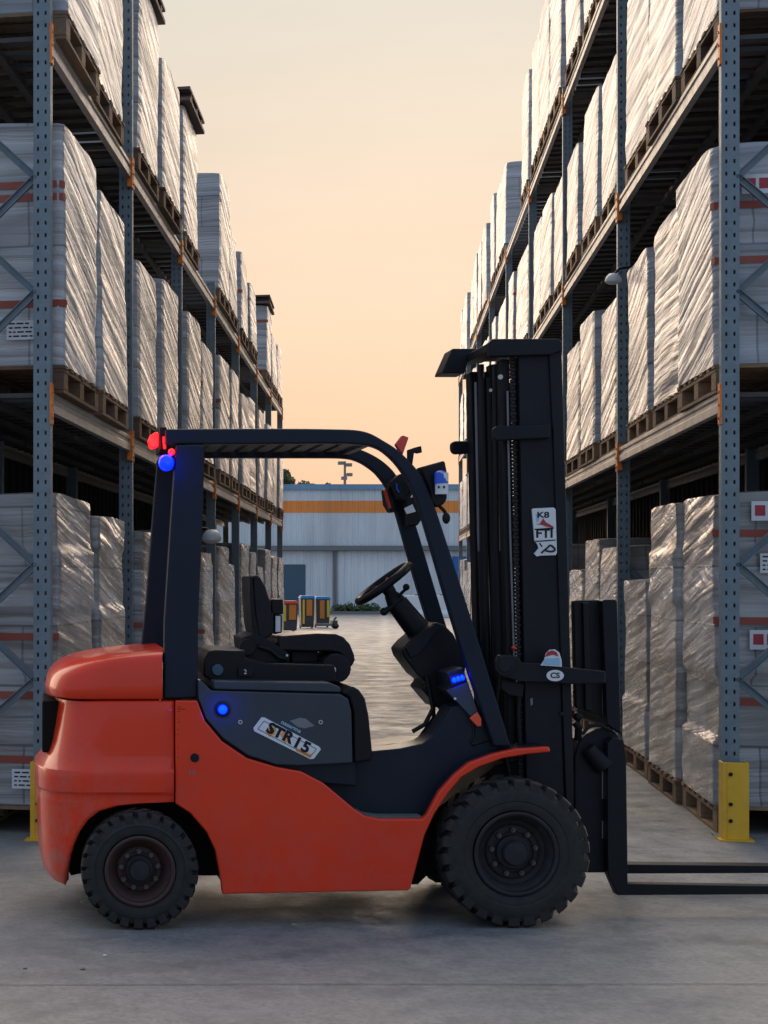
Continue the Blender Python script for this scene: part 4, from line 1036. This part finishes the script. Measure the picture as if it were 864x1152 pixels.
mb = MB(); put_text(mb, 'CS', .034, 624.5, 760, 7.8685, 0, 1.1, 1, .001); mb.build('lettering', M['ink'], os_, smooth=0)
# --- load backrest and carriage
rail([(677.5,676),(680,674.5),(693,674.5),(694.5,677),(699,826),(683,815)], 8.0, 8.0, 8.06, 'backrest_post', 'mast', .006)
rail([(648.5,678),(650,675.5),(678,675),(682,809),(651,797)], 8.02, 8.061, 8.11, 'backrest_panel', 'black', .006)
rail([(657,678),(664,678),(668,800),(660,799)], 8.02, 8.035, 8.06, 'backrest_rib', 'black', .004)
rail([(678,680),(686,680),(691,820),(683,815)], 8.1, 8.111, 8.56, 'backrest_frame', 'mast', .004)
rail([(662,678),(676,678),(681,806),(667,802)], 8.56, 8.562, 8.60, 'backrest_post', 'mast', .004)
rail([(646,852),(651,836),(660,826),(671,820),(686,818),(697,828),(701,836),(704,992),(692,997),(685,982),(655,982),(646,975)], 8.03, 8.03, 8.10, 'carriage_plate', 'mast', .012)
rail([(664,836),(690,832),(700,840),(701,870),(664,866)], 8.1, 8.101, 8.58, 'carriage_bar', 'black', .008)
rail([(664,930),(700,930),(702,965),(664,965)], 8.1, 8.101, 8.58, 'carriage_bar', 'black', .008)
mb = MB(); mb.cyl(V(662,842,8.0), V(680,862,8.0), .035, .05, 18); mb.tube([V(646,812,8.02),V(651,818,8.02),V(650,832,8.04)], .018); mb.tube([V(655,826,8.0),V(664,816,8.0),V(676,816,8.0),V(688,822,8.0)], .008); mb.sphere(V(650,806,8.02), .022); part(mb, 'carriage_roller', M['black'])
fk = [(690,830),(702,832),(705,850),(706.5,960),(706.8,994.5),(975,999),(975,1003),(960,1006),(695,1007.5),(685,984),(684,960),(684,836)]
rail(fk, 7.96, 7.965, 8.065-.036, 'fork_tine', 'black', .004)
# heel and shank plate beside it
mb = MB(); mb.box(WX(680.5,7.98), WX(681.6,7.98), 8.02, 8.028, WZ(900,7.98), WZ(868,7.98)); mb.box(WX(680.5,7.98), WX(681.6,7.98), 8.02, 8.028, WZ(945,7.98), WZ(925,7.98)); part(mb, 'bright_slit_strip', M['steel'])  # bright steel strips drawn in place of the open slits
fk2 = [(672,830),(684,832),(700,850),(700,960),(700,972.5),(950,975),(950,979),(935,982),(692,983),(688,975),(686,960)]
rail(fk2, 8.52, 8.52, 8.62, 'fork_tine', 'black', .004)

# --- wheels
def wheel(px, py, Y0, R, W, rimR, nlug, rimmat, name):
    c = V(px, py, Y0); X, Z = c.x, c.z
    root_ = empty(name, (0,0,0)); root_.parent = fork
    root_.matrix_basis = Matrix.Translation(Vector((X, Y0+W/2, R))-Vector(fork.location))
    Z = R
    # tyre
    rb = R-.022
    prof = [(rimR, .028),(rimR+.006, .012),(rimR+.03, .004),(rimR+.045, .006),(rimR+.05,.002),(R-.06, .000),(R-.045, .006),(rb-.008, .012),(rb, .03),(rb, W-.03),(rb-.008, W-.012),(R-.05,W-.002),(rimR+.01, W),(rimR, W-.02)]
    mb = MB(); mb.lathe(prof, (X, Y0, Z), 'y', 96); ty = mb.build('tyre', M['tyre'], root_, smooth=35)
    lg = MB(); pit = 2*pi/nlug
    for k in range(nlug):
        for sd in (0, 1):
            a0 = k*pit+(pit/2 if sd else 0)+random.uniform(-.012,.012); aw = pit*.66
            ya, yb = (0.002, W*.52) if sd == 0 else (W*.48, W-.002)
            vs = []; n_ = 4
            for i in range(n_+1):
                a = a0+aw*i/n_; sk = .10*(1 if sd == 0 else -1)
                ro, ri = R-random.uniform(0,.002), rb-.004
                y_out, y_in = (ya, yb) if sd == 0 else (yb, ya)
                am = a+.16
                vs += [(X+(R-.052)*cos(a), y_out*1.0+Y0+(.002 if sd == 0 else -.002), Z+(R-.052)*sin(a)),
                       (X+(ro-.008)*cos(a), Y0+y_out+(.004 if sd == 0 else -.004), Z+(ro-.008)*sin(a)),
                       (X+ro*cos(a), Y0+y_out+(.016 if sd == 0 else -.016), Z+ro*sin(a)),
                       (X+ro*cos(am), Y0+y_in, Z+ro*sin(am)),
                       (X+ri*cos(am), Y0+y_in, Z+ri*sin(am)),
                       (X+(rb-.03)*cos(a), Y0+y_out+(.03 if sd == 0 else -.03), Z+(rb-.03)*sin(a))]
            fs = []
            for i in range(n_):
                for q in range(6): fs.append((i*6+q, i*6+(q+1)%6, (i+1)*6+(q+1)%6, (i+1)*6+q))
            fs += [tuple(range(5,-1,-1)), tuple(n_*6+q for q in range(6))]
            lg.add(vs, fs)
    lg.build('tread', M['tyre'], ty, bevel=.003, smooth=35)
    # rim
    prof = [(rimR+.001, .004),(rimR-.008, .0),(rimR-.016,.004),(rimR-.02,.03),(rimR-.034,.045),(rimR-.045, .075),(rimR*.66, .085),(rimR*.62, .075),(rimR*.5,.07),(rimR*.48,.078),(.0,.078)]
    mb = MB(); mb.lathe(prof, (X, Y0, Z), 'y', 64); rm = mb.build('rim', M[rimmat], root_, smooth=30)
    hb = rimR*.30
    mb = MB(); mb.lathe([(hb*1.35,.078),(hb*1.35,.055),(hb*1.25,.05),(hb,.05),(hb*.98,.022),(hb*.9,.014),(hb*.6,.012),(0,.012)], (X, Y0, Z), 'y', 40); mb.build('hub', M['rim'], root_, smooth=30)
    for k in range(9 if nlug > 24 else 8):
        a = 2*pi*k/(9 if nlug > 24 else 8)+.2; rr = rimR*.53
        mb = MB(); mb.cyl((X+rr*cos(a), Y0+.05, Z+rr*sin(a)), (X+rr*cos(a), Y0+.074, Z+rr*sin(a)), .0125, n=6); mb.cyl((X+rr*cos(a), Y0+.038, Z+rr*sin(a)), (X+rr*cos(a), Y0+.051, Z+rr*sin(a)), .006, n=8)
        mb.build('wheel_nut', M['nut'], root_, smooth=30)
M['nut'] = paint('worn_nut', (.09,.085,.08), .4, .6, .6, (.02,.02,.02), .1, 40)
wheel(581.5, 961.5, 7.70, .336, .24, .190, 26, 'rim', 'front_wheel')
wheel(157.5, 987, 7.66, .265, .18, .158, 26, 'rust', 'rear_wheel')
wheel(60+(581.5-60)*7.7/8.66, 961.5, 8.66, .336, .24, .190, 26, 'rim', 'front_wheel')
wheel(60+(157.5-60)*7.66/8.74, 987, 8.74, .265, .18, .158, 26, 'rust', 'rear_wheel')
mb = MB(); mb.cyl(V(60+(581.5-60)*7.7/7.95, 650+(961.5-650)*7.7/7.95, 7.95), V(60+(581.5-60)*7.7/8.65, 650+(961.5-650)*7.7/8.65, 8.65), .09, n=20)
mb.cyl(V(60+(157.5-60)*7.66/7.85, 650+(987-650)*7.66/7.85, 7.85), V(60+(157.5-60)*7.66/8.73, 650+(987-650)*7.66/8.73, 8.73), .06, n=20); part(mb, 'axle', M['dark'])

# small stones scattered on the apron
for (px, py, r) in ((118,1075.5,.006),(28,1090,.007),(93,1091,.009)):
    Y = EYE*F/(py-PY0); mb = MB(); mb.sphere((WX(px,Y),Y,r*.5), r, (1.4,1,.6), 8)
    o = mb.build('pebble', M['greydecal'] if px != 118 else M['white'])
    tag(o, {118:'tiny pale pebble on the concrete below the rear wheel', 28:'tiny grey pebble at the far left of the concrete', 93:'tiny dark pebble left of the pale one on the concrete'}[px], 'pebble', 'pebbles on the concrete')

for nm, (px, py, Y), col, en, rad in (('beacon_light', (190,521,7.74), (0,.02,1), .8, .03), ('marker_light', (250.5,798,7.71), (0,.02,1), .35, .015), ('marker_light', (516,764,7.84), (0,.02,1), .3, .02), ('tail_light', (170,497,7.86), (1,.02,.02), .5, .03)):
    ld = bpy.data.lights.new(nm, 'POINT'); ld.energy = en; ld.color = col; ld.shadow_soft_size = rad
    lo = bpy.data.objects.new(nm, ld); COL.objects.link(lo); lo.location = V(px, py, Y)
# ------------------------------------------------------------------ camera, light, world
cam = bpy.data.cameras.new('Camera'); co = bpy.data.objects.new('Camera', cam); COL.objects.link(co)
co.location = (0, 0, EYE); co.rotation_euler = (radians(90), 0, 0)
cam.sensor_fit = 'VERTICAL'; cam.sensor_height = 36; cam.lens = 36*F/1152
cam.shift_x = (432-PX0)/1152; cam.shift_y = (PY0-576)/1152
cam.clip_start = .1; cam.clip_end = 2000
sc.camera = co
SUN_EL, SUN_AZ = 12.0, 12.0      # azimuth measured from +Y towards +X
sd = Vector((sin(radians(SUN_AZ))*cos(radians(SUN_EL)), cos(radians(SUN_AZ))*cos(radians(SUN_EL)), sin(radians(SUN_EL))))
sl = bpy.data.lights.new('Sun', 'SUN'); so = bpy.data.objects.new('Sun', sl); COL.objects.link(so)
so.rotation_euler = (-sd).to_track_quat('-Z', 'Y').to_euler(); so.location = (0, 0, 30)
sl.energy = 5.0; sl.angle = radians(125); sl.color = (1.0, .78, .58)
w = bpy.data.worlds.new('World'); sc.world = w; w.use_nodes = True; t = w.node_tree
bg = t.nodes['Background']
sky = N(t, 'ShaderNodeTexSky'); sky.sky_type = 'NISHITA'; sky.sun_disc = False
sky.sun_elevation = radians(SUN_EL); sky.sun_rotation = radians(SUN_AZ); sky.air_density = 1; sky.dust_density = 2.5; sky.ozone_density = 1.5
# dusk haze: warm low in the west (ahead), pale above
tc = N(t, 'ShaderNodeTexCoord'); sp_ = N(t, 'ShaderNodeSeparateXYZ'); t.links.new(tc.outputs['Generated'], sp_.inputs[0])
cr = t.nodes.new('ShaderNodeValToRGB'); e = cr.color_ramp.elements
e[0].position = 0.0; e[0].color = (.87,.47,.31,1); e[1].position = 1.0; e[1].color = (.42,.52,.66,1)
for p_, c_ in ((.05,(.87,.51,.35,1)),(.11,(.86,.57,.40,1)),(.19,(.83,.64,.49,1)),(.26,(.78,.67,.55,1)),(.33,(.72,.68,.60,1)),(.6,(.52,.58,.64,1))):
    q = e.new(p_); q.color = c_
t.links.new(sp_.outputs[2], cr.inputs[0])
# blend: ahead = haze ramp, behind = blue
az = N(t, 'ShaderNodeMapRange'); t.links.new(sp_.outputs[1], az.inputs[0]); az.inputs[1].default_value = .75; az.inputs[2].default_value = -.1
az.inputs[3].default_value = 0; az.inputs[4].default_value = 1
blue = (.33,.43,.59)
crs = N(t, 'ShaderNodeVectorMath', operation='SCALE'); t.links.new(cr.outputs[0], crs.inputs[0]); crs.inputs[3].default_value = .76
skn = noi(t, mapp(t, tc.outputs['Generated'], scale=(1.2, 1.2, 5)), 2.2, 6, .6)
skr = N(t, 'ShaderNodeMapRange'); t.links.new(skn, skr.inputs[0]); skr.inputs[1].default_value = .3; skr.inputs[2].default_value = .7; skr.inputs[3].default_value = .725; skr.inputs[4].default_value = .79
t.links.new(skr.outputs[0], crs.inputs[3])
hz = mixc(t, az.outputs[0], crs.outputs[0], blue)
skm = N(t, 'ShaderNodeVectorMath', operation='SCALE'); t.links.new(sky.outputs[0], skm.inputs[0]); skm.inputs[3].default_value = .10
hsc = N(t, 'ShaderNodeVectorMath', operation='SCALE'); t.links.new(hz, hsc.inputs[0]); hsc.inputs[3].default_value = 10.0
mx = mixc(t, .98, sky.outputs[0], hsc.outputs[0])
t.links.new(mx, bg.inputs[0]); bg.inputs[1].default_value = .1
sc.view_settings.view_transform = 'Standard'; sc.view_settings.look = 'None'; sc.view_settings.exposure = .45; sc.view_settings.gamma = 1
sc.render.engine = 'CYCLES'
sc.render.resolution_x = 768; sc.render.resolution_y = 1024
